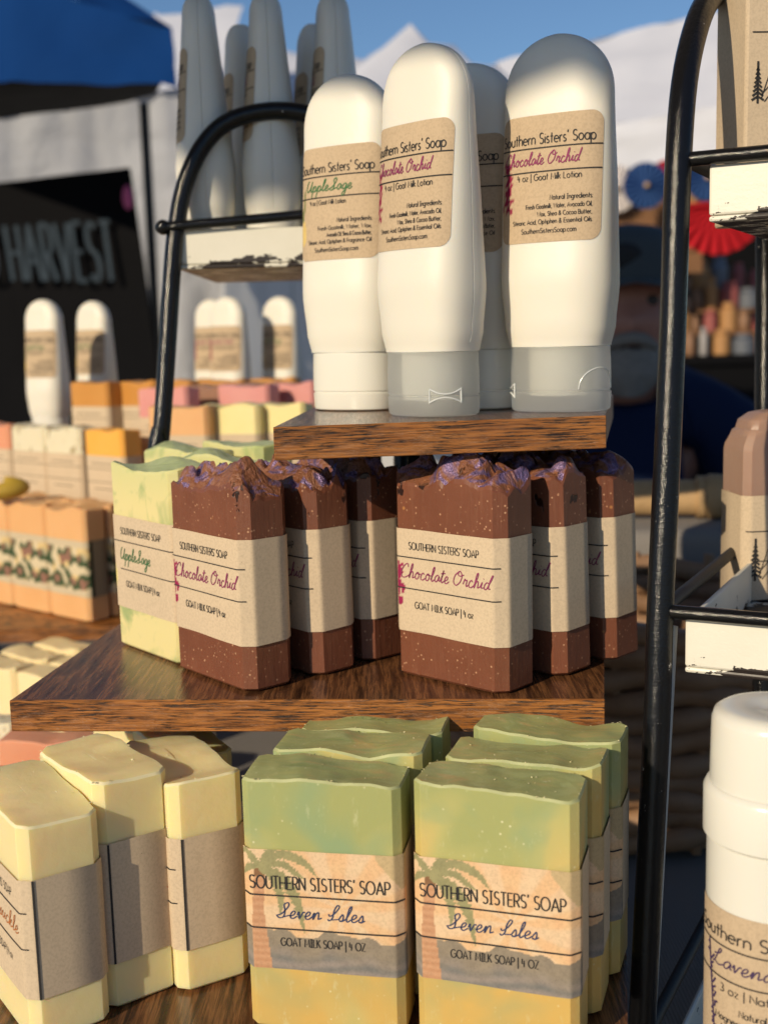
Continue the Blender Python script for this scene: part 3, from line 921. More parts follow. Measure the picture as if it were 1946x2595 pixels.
def soap_lettering(kind, f, z1, sfx=''):
    """kind: choc / apple / honey / isles; f(s, z, lift)"""
    Y = lambda t: z1 - t * mm
    k = M['ink']
    if kind == 'isles':
        it = [(text("SOUTHERN SISTERS' SOAP", 4.6 * mm, -25 * mm, Y(14), width=48.5 * mm), .00048, 0),
              ([[(-28 * mm, Y(16.4)), (28.5 * mm, Y(16.4))], [(-28 * mm, Y(28.4)), (28.5 * mm, Y(28.4))]], .0006, 0),
              (script('Seven Isles', 2.7 * mm, -16.5 * mm, Y(24.4), width=31 * mm), .00042, 1),
              (text('GOAT MILK SOAP | 4 OZ', 2.9 * mm, -15 * mm, Y(34.6), width=29.5 * mm), .00034, 0)]
        mats = [k, M['ink_blue']]
    else:
        nm = {'choc': ('Chocolate Orchid', -23.4, 46.5, 'ink_orchid'), 'apple': ('AppleSage', -20, 28, 'ink_green'), 'honey': ('Honeysuckle', -19, 42, 'ink_orange')}[kind]
        it = [(text("SOUTHERN SISTERS' SOAP", 3.0 * mm, -18.2 * mm, Y(8.4), width=36 * mm), .00034, 0),
              ([[(-28 * mm, Y(11.8)), (27.2 * mm, Y(11.8))], [((-28 if kind != 'apple' else -20) * mm, Y(24.8)), (27.2 * mm, Y(24.8))]], .00048, 0),
              (script(nm[0], 2.9 * mm, nm[1] * mm, Y(20.4), width=nm[2] * mm), .00042, 1),
              (text('GOAT MILK SOAP | 4 oz', 2.8 * mm, -15.5 * mm, Y(32.8), width=30.4 * mm), .00034, 0)]
        mats = [k, M[nm[3]]]
        if kind == 'honey':
            it.append(([[(30.0 * mm, Y(0)), (30.0 * mm, Y(43))]], .00065, 0))
    return strokes_mesh('lettering', it, f, mats)

SOAP = {
 'choc': dict(w=.057, d=.0236, h=.0805, ch=.0042, mats=('choc', 'choc_top'), z0=.019, z1=.062, paper='kraft', paint=paint_choc, cell=.0007, top=f_choc, step=.0013, rings=13, rounded=False),
 'isles': dict(w=.0549, d=.0246, h=.0912, ch=.0027, mats=('isles', 'isles_top', 'isles_rim'), z0=.0225, z1=.066, paper='kraft', paint=paint_isles, cell=.00042, top=lambda s: f_wave(s, .0036, 36, .5), step=.0022, rings=8, rounded=False),
 'honey': dict(w=.057, d=.0285, h=.080, ch=.0034, mats=('honey', 'honey', 'honey_rim'), z0=.0167, z1=.0597, paper='kraft', paint=None, cell=None, top=lambda s: f_wave(s, .0030, 34, .55, .0005), step=.0022, rings=8, rounded=False),
 'apple': dict(w=.057, d=.0236, h=.085, ch=.0034, mats=('apple', 'apple_top'), z0=.019, z1=.062, paper='kraft', paint=paint_apple, cell=.0008, top=f_apple, step=.002, rings=9, rounded=False),
}
_cache = {}
def soap(kind, x, y, zbase, th, label, group, seed, tilt=(0, 0), crumb=0, zs=1.0):
    k = SOAP[kind]
    t = empty('soap_bar', W(x, y, zbase + .0004), -th, label, 'soap bar', group)
    if tilt != (0, 0):
        m = Matrix.Rotation(tilt[0], 4, 'Y') @ Matrix.Rotation(-tilt[1], 4, 'X') @ Matrix.Rotation(-th, 4, 'Z')
        t.rotation_euler = m.to_euler()
    t.scale = (1, 1, zs)
    fn = k['top'](seed)
    body = link('soap', soap_mesh('soap', k['w'], k['d'], k['h'], k['ch'], [M[q] for q in k['mats']], fn, k['step'], k['rings'], k['rounded']), t)
    if kind not in _cache:
        f, tot = band_map(k['w'], k['d'], k['ch'])
        _cache[kind] = (band_mesh('paper_band', k['w'], k['d'], k['ch'], k['z0'], k['z1'], M[k['paper']], k['paint'], k['cell'], seed=seed), soap_lettering(kind, f, k['z1']))
    b = link('paper_band', _cache[kind][0], t)
    link('lettering', _cache[kind][1], b)
    if crumb:
        c = link('crumbs', crumbs('crumbs', k['w'], k['d'], k['h'], fn, seed, crumb), body)
        c['kind'] = 'stuff'
    return t

ZM, ZB, ZU = -0.1403, -0.2380, -0.0334
CG = 'chocolate brown soap bars on the middle shelf'
soap('choc', -.0650, .4869, ZM, .868, 'dark brown soap bar beside the pale green one, front of the left row', CG, 1.3)
soap('choc', -.0392, .5075, ZM, .868, 'dark brown soap bar in the middle of the left row, only its right half showing', CG, 2.6, (-.012, 0))
soap('choc', -.0178, .5280, ZM, .873, 'shaded dark brown soap bar at the back of the left row', CG, 3.9)
soap('choc', .0316, .4735, ZM, .747, 'dark brown soap bar with whole script label showing, front of the right row', CG, 5.7)
soap('choc', .0592, .4960, ZM, .80, 'dark brown soap bar in the middle of the right row, leaning on the front one', CG, 7.4, (-.022, 0))
soap('choc', .0836, .5170, ZM, .80, 'dark brown soap bar nearest the black post, leaning left', CG, 9.2, (-.026, 0))
AG = 'apple green soap bars on the middle shelf'
soap('apple', -.0996, .5310, ZM, .87, 'pale yellow green soap bar with green script label at left end of middle shelf', AG, 1.0)
soap('apple', -.0740, .5560, ZM, .87, 'pale green soap bar directly behind the front green bar, its wavy top showing', AG, 2.0)
soap('apple', -.1010, .6150, ZM, .87, 'pale green soap bar at back left of the green cluster, tilted top', AG, 3.0)
soap('apple', -.0730, .6350, ZM, .87, 'pale green soap bar farthest back, just left of the top shelf corner', AG, 4.0)
IG = 'green and orange marbled soap bars on the bottom shelf'
for i, (cx, cy, th, dx, dy, side) in enumerate(((-.0222, .3912, .183, .0085, .0255, 'left'), (.0366, .3783, .305, .0120, .0255, 'right'))):
    for j, nm in enumerate(('front', 'middle', 'rear')):
        lb = {('left', 0): 'marbled green soap bar with palm label, left of the two front bars', ('right', 0): 'marbled green soap bar with palm label, right of the two front bars',
              ('left', 1): 'marbled green bar second in the left column, only its wavy top showing', ('left', 2): 'marbled green bar last in the left column, under the middle shelf edge',
              ('right', 1): 'marbled green bar second in the right column, behind the front palm label', ('right', 2): 'marbled bar last in the right column, with orange tinted top'}[(side, j)]
        soap('isles', cx + dx * j, cy + dy * j, ZB, th + .02 * j, lb, IG, 1.5 + 3 * i + 7 * j, crumb=30 if j == 0 else 18)
HG = 'cream yellow soap bars on the bottom shelf'
soap('honey', -.1292, .4058, ZB, .953, 'cream yellow soap bar at lower left corner with orange script label', HG, 1.1, crumb=16)
soap('honey', -.1087, .4265, ZB, .940, 'tall cream soap bar with wavy crest, second from the left', HG, 6.2, crumb=20, zs=1.05)
soap('honey', -.0811, .4369, ZB, 1.050, 'cream soap bar with sunlit label edge, nearest the green marbled bars', HG, 3.3, crumb=16)
soap('honey', -.0925, .4990, ZB, 1.05, 'cream soap bar standing second in the rear row, its ridged top showing', HG, 4.4, zs=.84)
soap('honey', -.1180, .5380, ZB, 1.02, 'cream soap bar farthest back under the middle shelf, wavy top in sun', HG, 8.5, zs=.82)

# ------------------------------------------------------------------ display stand with three boards
st = empty('display_stand', W(-.03, .55, -.33), 0, 'three tier wooden soap stand with dark walnut boards and rustic edges', 'display stand')
def board(corners, z, th=.0125):
    """corners anticlockwise FL FR BR BL in plan"""
    mb, eb = MB(), MB()
    c = Vector((sum(p[0] for p in corners) / 4, sum(p[1] for p in corners) / 4, 0))
    o = st.location
    T = [Vector((x - o.x, y - o.y, CZ + z - o.z)) for x, y in corners]
    Bt = [p - Vector((0, 0, th)) for p in T]
    mb.add(T + Bt, [(0, 1, 2, 3), (7, 6, 5, 4), (1, 5, 6, 2), (2, 6, 7, 3), (3, 7, 4, 0)], 0)
    mb.m[2] = 1
    mb.m[4] = 1
    b = mb.build('shelf_board', [M['wood_top'], M['tan_side']], st)
    # the front edge strip, its own object with x along the edge
    d = (T[1] - T[0])
    ln = d.length
    e = MB()
    e.box((ln / 2, -.0006, -th / 2), (ln + .0004, .0016, th + .0004))
    eo = e.build('edge_strip', M['wood_edge'], b, bevel=(.0003, 1))
    eo.location = T[0]
    eo.rotation_euler = (0, 0, math.atan2(d.y, d.x))
    return b
board([(-.0414, .4545), (.0883, .4685), (.123, .630), (-.029, .632)], ZU)
board([(-.1514, .4594), (.0827, .4402), (.122, .650), (-.121, .690)], ZM)
board([(-.185, .372), (.073, .346), (.115, .560), (-.150, .60)], ZB)
o = st.location
for (x, y, z0, z1, sx, sy) in ((.068, .61, ZM, ZU - .0125, .028, .005), (-.004, .612, ZM, ZU - .0125, .007, .007), (.0165, .618, ZM, ZU - .0125, .007, .007),
                               (-.088, .55, ZB, ZM - .0125, .006, .02), (.092, .545, ZB, ZM - .0125, .006, .02),
                               (-.16, .40, -.33, ZB - .0125, .02, .006), (.062, .37, -.33, ZB - .0125, .02, .006), (-.14, .57, -.33, ZB - .0125, .02, .006), (.10, .54, -.33, ZB - .0125, .02, .006)):
    b = MB()
    b.box((x - o.x, y - o.y, CZ + (z0 + z1) / 2 - o.z), (sx, sy, z1 - z0))
    b.build('support_leg', M['metal'], st, bevel=(.0008, 1))

# ------------------------------------------------------------------ lotion bottles
BH = .150
CAPH = .0265
def lerp_tab(tab, z):
    for (z0, a), (z1, b) in zip(tab, tab[1:]):
        if z <= z1:
            t = (z - z0) / (z1 - z0)
            t = t * t * (3 - 2 * t)
            return a + (b - a) * t
    return tab[-1][1]
def b_half(z):
    if z < .1265:
        a = lerp_tab([(.0265, .0206), (.034, .0224), (.052, .0240), (.080, .0237), (.1265, .0226)], z)
    else:
        u = (z - .1265) / (BH - .1265)
        a = .0226 * math.sqrt(max(0, 1 - u ** 2.1))
    if z < .136:
        b = lerp_tab([(.0265, .0150), (.036, .0162), (.055, .0170), (.136, .0098)], z) if z < .055 else .0170 + (.0094 - .0170) * (z - .055) / (.136 - .055)
    else:
        u = (z - .136) / (BH - .136)
        b = .0094 * math.sqrt(max(0, 1 - u ** 2.4 * .93))
        if u > .999: b = .0015
    return a, b
def sup(a, b, t, n=2.7):
    c, s = math.cos(t), math.sin(t)
    return (math.copysign(abs(c) ** (2 / n), c) * a, math.copysign(abs(s) ** (2 / n), s) * b)
def bottle_mesh():
    TS = sorted([2 * math.pi * k / 72 for k in range(72)] + [c + R(d) for c in (0, math.pi) for d in (.25, -.25, 1.2, -1.2)], key=lambda t: t % (2 * math.pi))
    zs = [.0265, .0272, .030, .034] + [.034 + (.1265 - .034) * i / 22 for i in range(1, 23)] + [.1265 + (BH - .1265) * math.sin(math.pi / 2 * i / 18) for i in range(1, 19)]
    rings = []
    for z in zs:
        a, b = b_half(min(z, BH - 1e-5))
        ring = []
        for t in TS:
            x, y = sup(max(a, .0004), max(b, .0004), t)
            if abs(math.sin(t)) < 1e-3 and .03 < z < .1495: x -= math.copysign(.00050, x)
            ring.append((x, y, z))
        rings.append(ring)
    mb = MB()
    mb.loft(rings)
    return mb.mesh('bottle_body', M['plastic'], smooth=40)
BODY = bottle_mesh()
def front(x, z, lift=0.0):
    a, b = b_half(z)
    n = 2.7
    u = min(.995, abs(x) / a)
    y = -b * (1 - u ** n) ** (1 / n)
    e = 1e-4
    u2 = min(.995, abs(x + e) / a)
    y2 = -b * (1 - u2 ** n) ** (1 / n)
    nx, ny = (y2 - y), -e
    l = math.hypot(nx, ny)
    return (x + nx / l * (lift + .00022), y + ny / l * (lift + .00022), z)
def arcx(z):
    """arc length -> x along the front at height z"""
    a, b = b_half(z)
    xs = [a * .995 * i / 80 for i in range(81)]
    L = [0.0]
    for p, q in zip(xs, xs[1:]):
        y0 = -b * (1 - (p / a) ** 2.7) ** (1 / 2.7)
        y1 = -b * (1 - (q / a) ** 2.7) ** (1 / 2.7)
        L.append(L[-1] + math.hypot(q - p, y1 - y0))
    return xs, L
_ax = {}
def label_surf(s, z, lift=0.0):
    k = round(z, 3)
    if k not in _ax: _ax[k] = arcx(k)
    xs, L = _ax[k]
    u = abs(s)
    lo = 0
    import bisect
    i = min(max(bisect.bisect_left(L, u), 1), 80)
    t = (u - L[i - 1]) / max(1e-9, L[i] - L[i - 1])
    x = xs[i - 1] + (xs[i] - xs[i - 1]) * min(1, t)
    return front(math.copysign(x, s), z, lift)
LZ0, LZ1, LW = .0680, .1180, .0445
def paint_b_orchid(s, t):
    for x, y, r in blobs_b:
        if (s - x) ** 2 + (t - y) ** 2 < r * r: return (0.50, 0.03 + .05 * (r > .0011), 0.22)
    return (1, 1, 1)
blobs_b = blobs(5, -18.6 * mm, 28 * mm, 46, .95 * mm, 19 * mm, 1.0 * mm)
def paint_b_apple(s, t):
    if ((s + .0195) / .0024) ** 2 + ((t - .0375) / .006) ** 2 < 1: return (1.3, 1.25, 0.7)
    if ((s + .0205) / .0012) ** 2 + ((t - .030) / .004) ** 2 < 1: return (0.25, 0.42, 0.2)
    if ((s + .0185) / .0009) ** 2 + ((t - .023) / .005) ** 2 < 1: return (0.35, 0.50, 0.3)
    return (1, 1, 1)
def label_mesh(paint):
    nu, nv, r = 56, 60, .0048
    vs, cols = [], []
    for j in range(nv + 1):
        t = (LZ1 - LZ0) * (.5 - .5 * math.cos(math.pi * j / nv))
        e = min(t, LZ1 - LZ0 - t)
        hw = LW / 2 - (r - math.sqrt(max(0, r * r - (r - e) ** 2)) if e < r else 0)
        for i in range(nu + 1):
            s = -hw + 2 * hw * i / nu
            vs.append(label_surf(s, LZ0 + t))
            cols.append(paint(s, LZ1 - LZ0 - t))
    n = nu + 1
    fs = [(j * n + i, j * n + i + 1, (j + 1) * n + i + 1, (j + 1) * n + i) for j in range(nv) for i in range(nu)]
    me = bpy.data.meshes.new('label')
    me.from_pydata(vs, [], fs)
    ca = me.color_attributes.new('print', 'FLOAT_COLOR', 'POINT')
    ca.data.foreach_set('color', [c for q in cols for c in (*q, 1.0)])
    me.materials.append(M['kraft_label'])
    me.polygons.foreach_set('use_smooth', [True] * len(me.polygons))
    return me
def b_text(kind):
    Y = lambda t: LZ1 - t * mm
    k = [(text("Southern Sisters' Soap", 4.1 * mm, -21 * mm, Y(11.3), width=40 * mm), .00046, 0),
         ([[(-21.9 * mm, Y(12.9)), (21.9 * mm, Y(12.9))], [(-21.9 * mm, Y(22.2)), (21.9 * mm, Y(22.2))]], .0005, 0)]
    if kind == 'orchid':
        k += [(script('Chocolate Orchid', 2.5 * mm, -20 * mm, Y(19.4), width=33 * mm), .00042, 1),
              (text('4 oz | Goat Milk Lotion', 2.5 * mm, -13 * mm, Y(25.6), width=27 * mm), .0003, 0)]
        lines = ['Fresh Goatmilk, Water, Avocado Oil,', 'Wax, Shea & Cocoa Butter,', 'Stearic Acid, Optiphen & Essential Oils']
        m = M['ink_orchid']
    else:
        k += [(script('AppleSage', 2.5 * mm, -17 * mm, Y(19.4), width=26 * mm), .00042, 1),
              (text('4 oz | Goat Milk Lotion', 2.0 * mm, -14 * mm, Y(25.4), width=20 * mm), .00026, 0)]
        lines = ['Fresh Goatmilk, Water, Wax,', 'Avocado Oil, Shea & Cocoa Butter,', 'Stearic Acid, Optiphen & Fragrance Oil']
        m = M['ink_green']
    k.append((text('Natural Ingredients:', 1.9 * mm, 18.5 * mm, Y(33.6), 'r', width=17 * mm), .00026, 0))
    for i, l in enumerate(lines):
        k.append((text(l, 1.75 * mm, 18.3 * mm, Y(36.8 + 3.0 * i), 'r', width=(27, 22, 33)[i] * mm), .00025, 0))
    k.append((text('SouthernSistersSoap.com', 1.9 * mm, 12.5 * mm, Y(46.4), 'r', width=23 * mm), .00025, 0))
    return strokes_mesh('lettering', k, label_surf, [M['ink'], m])
LABELS = {'orchid': (label_mesh(paint_b_orchid), b_text('orchid')), 'apple': (label_mesh(paint_b_apple), b_text('apple'))}
def cap_mesh(mat):
    N = 64
    mb = MB()
    rings = []
    for z, o in ((0, -.0012), (.0006, -.0003), (.0018, .0), (.0078, .0002), (.0081, -.0003), (.0087, -.0003), (.009, .0002), (.018, .0001), (.0262, -.0002), (.0266, -.0008)):
        rings.append([(*sup(.0207 + o, .0156 + o, 2 * math.pi * k / N, 2.3), z) for k in range(N)])
    mb.loft(rings)
    return mb.mesh('cap', mat, smooth=35)
CAP = {'white': cap_mesh(M['plastic_gloss']), 'frost': cap_mesh(M['frost'])}
_nk = MB()
_nk.loft([[(.0125 * math.cos(2 * math.pi * k / 32), .0115 * math.sin(2 * math.pi * k / 32), z) for k in range(32)] for z in (.0065, .0268)])
NECK = _nk.mesh('neck', M['plastic_gloss'], smooth=40)
def cap_pt(t0, u, z, lift=.0003):
    """a point of the oval cap's side: u metres along from the angle t0"""
    t = R(t0)
    n = 24
    for _ in range(n):
        a, b = sup(.0209, .0158, t, 2.3), sup(.0209, .0158, t + .01, 2.3)
        t += u / n * .01 / max(1e-6, math.hypot(a[0] - b[0], a[1] - b[1]))
    x, y = sup(.0209, .0158, t, 2.3)
    l = math.hypot(x, y)
    return (x * (1 + lift / l), y * (1 + lift / l), z)
def hinge_mesh(t0):
    mb = MB()
    for sg in (-1, 1):
        mb.tube([cap_pt(t0, -.0066 + .0132 * i / 12, .0086 + sg * (.0007 + .0021 * (abs(i - 6) / 6) ** 2)) for i in range(13)], .00036, 6)
    for u in (-.0066, .0066):
        mb.tube([cap_pt(t0, u, .0056), cap_pt(t0, u, .0116)], .00036, 6)
    return mb.mesh('hinge', M['hinge'], smooth=50)
def thumb_mesh(t0):
    mb = MB()
    mb.tube([cap_pt(t0, .0095 * math.cos(math.pi * i / 14), .0092 + .0085 * math.sin(math.pi * i / 14), .0001) for i in range(15)], .00028, 6)
    return mb.mesh('thumb_notch', M['hinge'], smooth=50)
M['hinge'] = plain('hinge_plastic', (0.62, 0.65, 0.65), 0.22, var=0.02)
def bottle(loc, rz, kind, cap, label, group, deco=None):
    t = empty('lotion_bottle', loc, rz, label, 'lotion bottle', group)
    link('bottle_body', BODY, t)
    l = link('label', LABELS[kind][0], t)
    link('lettering', LABELS[kind][1], l)
    c = link('cap', CAP[cap], t)
    if cap == 'frost': link('neck', NECK, c)
    if deco == 'hinge': link('hinge', hinge_mesh(-38), c)
    if deco == 'thumb':
        link('thumb_notch', thumb_mesh(-22), c)
        link('hinge', hinge_mesh(-158), c)
    return t
LG = 'lotion bottles on the top shelf'
bottle(W(-.0112, .556, ZU + .0002), -R(32), 'apple', 'white', 'white lotion bottle with green script label and white cap, leftmost on the top shelf', LG)
bottle(W(.0222, .5030, ZU + .0002), -R(47), 'orchid', 'frost', 'white lotion bottle with plum label whose frosted cap shows a bow shaped hinge', LG, 'hinge')
bottle(W(.0425, .5410, ZU + .0002), -R(34), 'apple', 'white', 'shaded white bottle with green script between the two frosted cap bottles', LG)
bottle(W(.0770, .5095, ZU + .0002), -R(30), 'orchid', 'frost', 'white lotion bottle with plum script label at right end of the top shelf', LG, 'thumb').scale = (1.025, 1.025, 1.025)
bottle(W(-.0040, .606, ZU + .0002), -R(40), 'apple', 'white', 'white lotion bottle nearly hidden behind the two front left bottles', LG)

# ------------------------------------------------------------------ table, cloth, ground
g = MB()
g.add([(-150, -60, 0), (150, -60, 0), (150, 250, 0), (-150, 250, 0)], [(0, 1, 2, 3)])
tag(g.build('ground', M['pale_ground']), kind='structure')
ZT = -.33
tb = empty('market_table', W(0, 1.0, -CZ), 0, 'long folding market table covered by a dark grey ribbed cloth', 'table')
b = MB()
b.box((0, 0, CZ + ZT - .022), (2.2, 1.36, .03))
b.build('tabletop', M['tan_side'], tb, bevel=(.004, 2))
for sx in (-1, 1):
    for sy in (-1, 1):
        b = MB()
        b.tube([(sx * 1.0, sy * .55, 0), (sx * 1.0, sy * .55, CZ + ZT - .037)], .014)
        b.build('leg', M['steel'], tb, smooth=40)
NX, NY = 90, 60
vs = []
for j in range(NY + 1):
    for i in range(NX + 1):
        x, y = -1.18 + 2.36 * i / NX, -.76 + 1.52 * j / NY
        dx, dy = max(0, abs(x) - 1.105), max(0, abs(y) - .685)
        z = CZ + ZT - .004 + .0025 * noise.noise(Vector((x * 6, y * 6, 1))) - 0.0
        dr = max(dx, dy)
        z -= dr * 8 * .9
        vs.append((x - math.copysign(dx * .8, x), y - math.copysign(dy * .8, y), z))
cl = MB()
cl.add(vs, [(j * (NX + 1) + i, j * (NX + 1) + i + 1, (j + 1) * (NX + 1) + i + 1, (j + 1) * (NX + 1) + i) for j in range(NY) for i in range(NX)])
tag(cl.build('tablecloth', M['ribbed'], smooth=60, loc=(0, 1.0, 0)), 'dark grey ribbed tablecloth spread over the market table', 'tablecloth')

def pos(px, d, z):
    """the point at column px, d metres ahead, at height z"""
    a, c = at(px, 1000, d), at(px, 1100, d)
    t = (CZ + z - a.z) / (c.z - a.z)
    return a + (c - a) * t

class Local:
    """an Empty whose parts are given in world coordinates"""
    def __init__(self, e): self.e = e
    def put(self, mb, name, mat, parent=None, smooth=None, bevel=None):
        o = self.e.location
        mb.v = [(p[0] - o.x, p[1] - o.y, p[2] - o.z) for p in mb.v]
        return mb.build(name, mat, parent or self.e, smooth, bevel)
def rounded(points, n=8):
    return [Vector(p) for p in smoothline([tuple(p) for p in points], n)]
def tray(L, p0, rz, width, depth, lip=.0215, parent=None):
    """shallow enamel tray; p0 = front left top corner of its lip in the world"""
    m = MB()
    t = .0022
    m.box((width / 2, depth / 2, t / 2), (width, depth, t))
    m.box((width / 2, t / 2, lip / 2 + .0012), (width, t, lip - .0024))
    m.box((width / 2, depth - t / 2, lip / 2 + .0012), (width, t, lip - .0024))
    m.box((t / 2, depth / 2, lip / 2 + .0012), (t, depth - 2 * t - .0004, lip - .0024))
    m.box((width - t / 2, depth / 2, lip / 2 + .0012), (t, depth - 2 * t - .0004, lip - .0024))
    o = m.build('tray', M['tray'], L.e, bevel=(.0009, 2))
    o.location = Vector(p0) - L.e.location - Vector((0, 0, lip))
    o.rotation_euler = (0, 0, rz)
    return o

# left rack: arch, rod and tray with five bottles
lr = empty('tiered_rack', W(-.12, .66, ZT), 0, 'black iron rack with arched top and white tray behind the soap stand at left', 'plant rack', 'black iron racks with white trays')
L = Local(lr)
arch = [pos(292, .66, ZT)] + [at(x, y, .652) for x, y in ((392, 1200), (408, 1115), (424, 892), (438, 670), (450, 560), (469, 469), (504, 387), (551, 328), (610, 296), (692, 281), (774, 288), (850, 312), (920, 360), (975, 440), (1003, 540), (1014, 700), (1018, 900))] + [pos(1024, .652, ZT)]
m = MB()
m.tube(rounded(arch, 5), .0049, 16)
L.put(m, 'arch_tube', M['metal'], smooth=60)
pA, pB = at(414, 576, .648), at(885, 534, .648)
m = MB()
m.tube([pA, pB], .0028, 10)
L.put(m, 'rod', M['metal'], smooth=60)
m = MB()
m.loft([[pA + Vector((.0042 * math.sin(a) * math.cos(b), .0042 * math.sin(a) * math.sin(b), .0042 * math.cos(a))) for b in [2 * math.pi * k / 10 for k in range(10)]] for a in [.05 + (math.pi - .1) * i / 8 for i in range(9)]])
L.put(m, 'rod_end', M['metal'], smooth=60)
tz = pA.z - .0012
trayL = tray(L, (pA.x + .006, pA.y + .003, tz), math.atan2(pB.y - pA.y, pB.x - pA.x), .132, .165)
m = MB()
m.tube([(.012, .655, tz - .012), (.012, .815, tz - .012), (.012, .815, CZ + ZT)], .0034, 8)
L.put(m, 'back_leg', M['metal'], smooth=60)
TF = tz - .0215 + .0024
RG = 'lotion bottles on the tray of the left rack'
for px, d, th, kd, lb in ((534, .688, 84, 'orchid', 'shaded white lotion bottle at left end of the white rack tray, seen from its side'),
                          (634, .752, 80, 'apple', 'white lotion bottle peeping out behind the middle bottle on the rack tray'),
                          (698, .688, 84, 'orchid', 'shaded white lotion bottle in the middle of the rack tray, behind the black arch'),
                          (812, .755, 80, 'apple', 'grey shaded lotion bottle at back right of the rack tray'),
                          (862, .692, 84, 'orchid', 'tall shaded lotion bottle at right end of the rack tray, above the green script bottle')):
    p = pos(px, d, TF - CZ)
    bottle(Vector((p.x, p.y, TF)), -R(th), kd, 'white', lb, RG)

# right rack, seen close: arch running into depth, three trays
rr = empty('tiered_rack', W(.11, .44, ZT), 0, 'black iron rack close at right with chipped white trays and arched end frame', 'plant rack', 'black iron racks with white trays')
L = Local(rr)
near = [(1626, 2595, .45), (1640, 2300, .45), (1655, 1994, .45), (1666, 1760, .45), (1672, 1546, .45), (1689, 1173, .45), (1704, 821, .45), (1716, 448, .45), (1733, 211, .455), (1766, 60, .47), (1800, -5, .49), (1845, -18, .52), (1890, 30, .55), (1922, 180, .575), (1936, 400, .59), (1939, 700, .6), (1936, 1100, .6), (1931, 1760, .6)]
P = [pos(1602, .45, ZT)] + [at(*q) for q in near] + [pos(1915, .6, ZT)]
m = MB()
m.tube(rounded(P, 5), .0051, 18)
L.put(m, 'arch_tube', M['metal'], smooth=60)
RZ = -R(28)
wd, dd = Vector((math.cos(RZ), math.sin(RZ), 0)), Vector((-math.sin(RZ), math.cos(RZ), 0))
trays = []
for i, (jx, jy) in enumerate(((1735, 405), (1674, 1548), (1624, 2652))):
    j = at(jx, jy, .45)
    m = MB()
    m.tube([j, j + wd * .17], .0028, 10)
    L.put(m, 'rod', M['metal'], smooth=60)
    m = MB()
    m.tube([j, j + dd * .165], .0026, 10)
    L.put(m, 'rod', M['metal_dull'], smooth=60)
    p0 = j + wd * .0088 + dd * .0015 - Vector((0, 0, .0026))
    trays.append((p0, tray(L, p0, RZ, .15, .155, .0210)))
for k in (0, .165):
    m = MB()
    q = at(1674, 1548, .45) + wd * .172 + dd * k
    m.tube([(q.x, q.y, CZ + ZT), (q.x, q.y, CZ + .16)], .005, 10)
    L.put(m, 'post', M['metal'], smooth=60)
m = MB()
a, c = at(1668, 1590, .455), at(1612, 2595, .455)
dv = Vector((.0058, .002, 0))
m.tube([a + dv, a.lerp(c, .5) + dv, c + dv], .0022, 8)
L.put(m, 'edge_strip', M['pale_strip'], smooth=60)

# things on the right rack
fl1 = trays[1][0].z - .0210 + .0026
fl0 = trays[0][0].z - .0210 + .0026
fl2 = trays[2][0].z - .0210 + .0026
def mountain_art(x0, y0, s):
    A = lambda pts: [(x0 + a * s, y0 + b * s) for a, b in pts]
    out = [A([(0, 0), (.25, .75), (.45, 1.05), (.6, .9), (.8, .45)]), A([(.0, .12), (.4, .55), (.62, .78), (.8, .55), (1.2, -.1)]), A([(.38, .8), (.5, .62), (.45, .5)]),
           A([(.1, -.1), (.42, .3), (.6, .08), (.75, -.15)]), A([(.55, .68), (.7, .35), (.95, .05), (1.05, -.1)]), A([(1.0, .1), (1.35, .5), (1.6, .2)])]
    tree = []
    for k in range(8):
        y = -.05 + .13 * k
        wv = .20 * (1 - k / 8.5)
        tree += [A([(-.12 - wv, y), (-.12, y + .12), (-.12 + wv, y)])]
    tree.append(A([(-.12, -.15), (-.12, 1.15)]))
    return out, tree
def mauve_mesh():
    w, d = .064, .029
    P = profile(w, d, .003, .006)
    mb = MB()
    L_ = []
    for z, kx, ky in ((zz * 1.066, a_, b_) for zz, a_, b_ in ((0, .97, .95), (.0012, 1, 1), (.040, 1, 1), (.0655, 1, 1), (.068, .985, .97), (.0715, .93, .88), (.074, .90, .84), (.0748, .86, .78), (.0785, .83, .74), (.0792, .80, .70), (.0815, .70, .6), (.0825, .55, .45))):
        L_.append([(x * kx, y * ky, z) for x, y in P])
    mb.loft(L_)
    return mb.mesh('soap', M['mauve'], smooth=40)
pm = pos(2013, .57, fl1 - CZ)
ms = empty('soap_bar', Vector((pm.x, pm.y, fl1)), -R(-6), 'mauve soap bar with stepped crown and mountain label on the right rack', 'soap bar')
link('soap', mauve_mesh(), ms)
f, tot = band_map(.064, .029, .003)
bm_ = link('paper_band', band_mesh('paper_band', .064, .029, .003, .0, .0490, M['kraft'], seed=5), ms)
bm_.location = (0, 0, .0008)
hill, tree = mountain_art(-.0250, .0105, .0155)
link('lettering', strokes_mesh('lettering', [(hill, .00042, 0), (tree, .0011, 0), ([[(-.031, .0315), (.031, .0315)], [(-.028, .0175), (.031, .0175)]], .0005, 0),
     (text('b', .0040, -.0130, .0370), .0004, 0), (text('GOAT MILK SOAP', .0034, -.0155, .0107, width=.031), .0004, 0)], f, [M['ink']]), bm_).location = (0, 0, .0008)

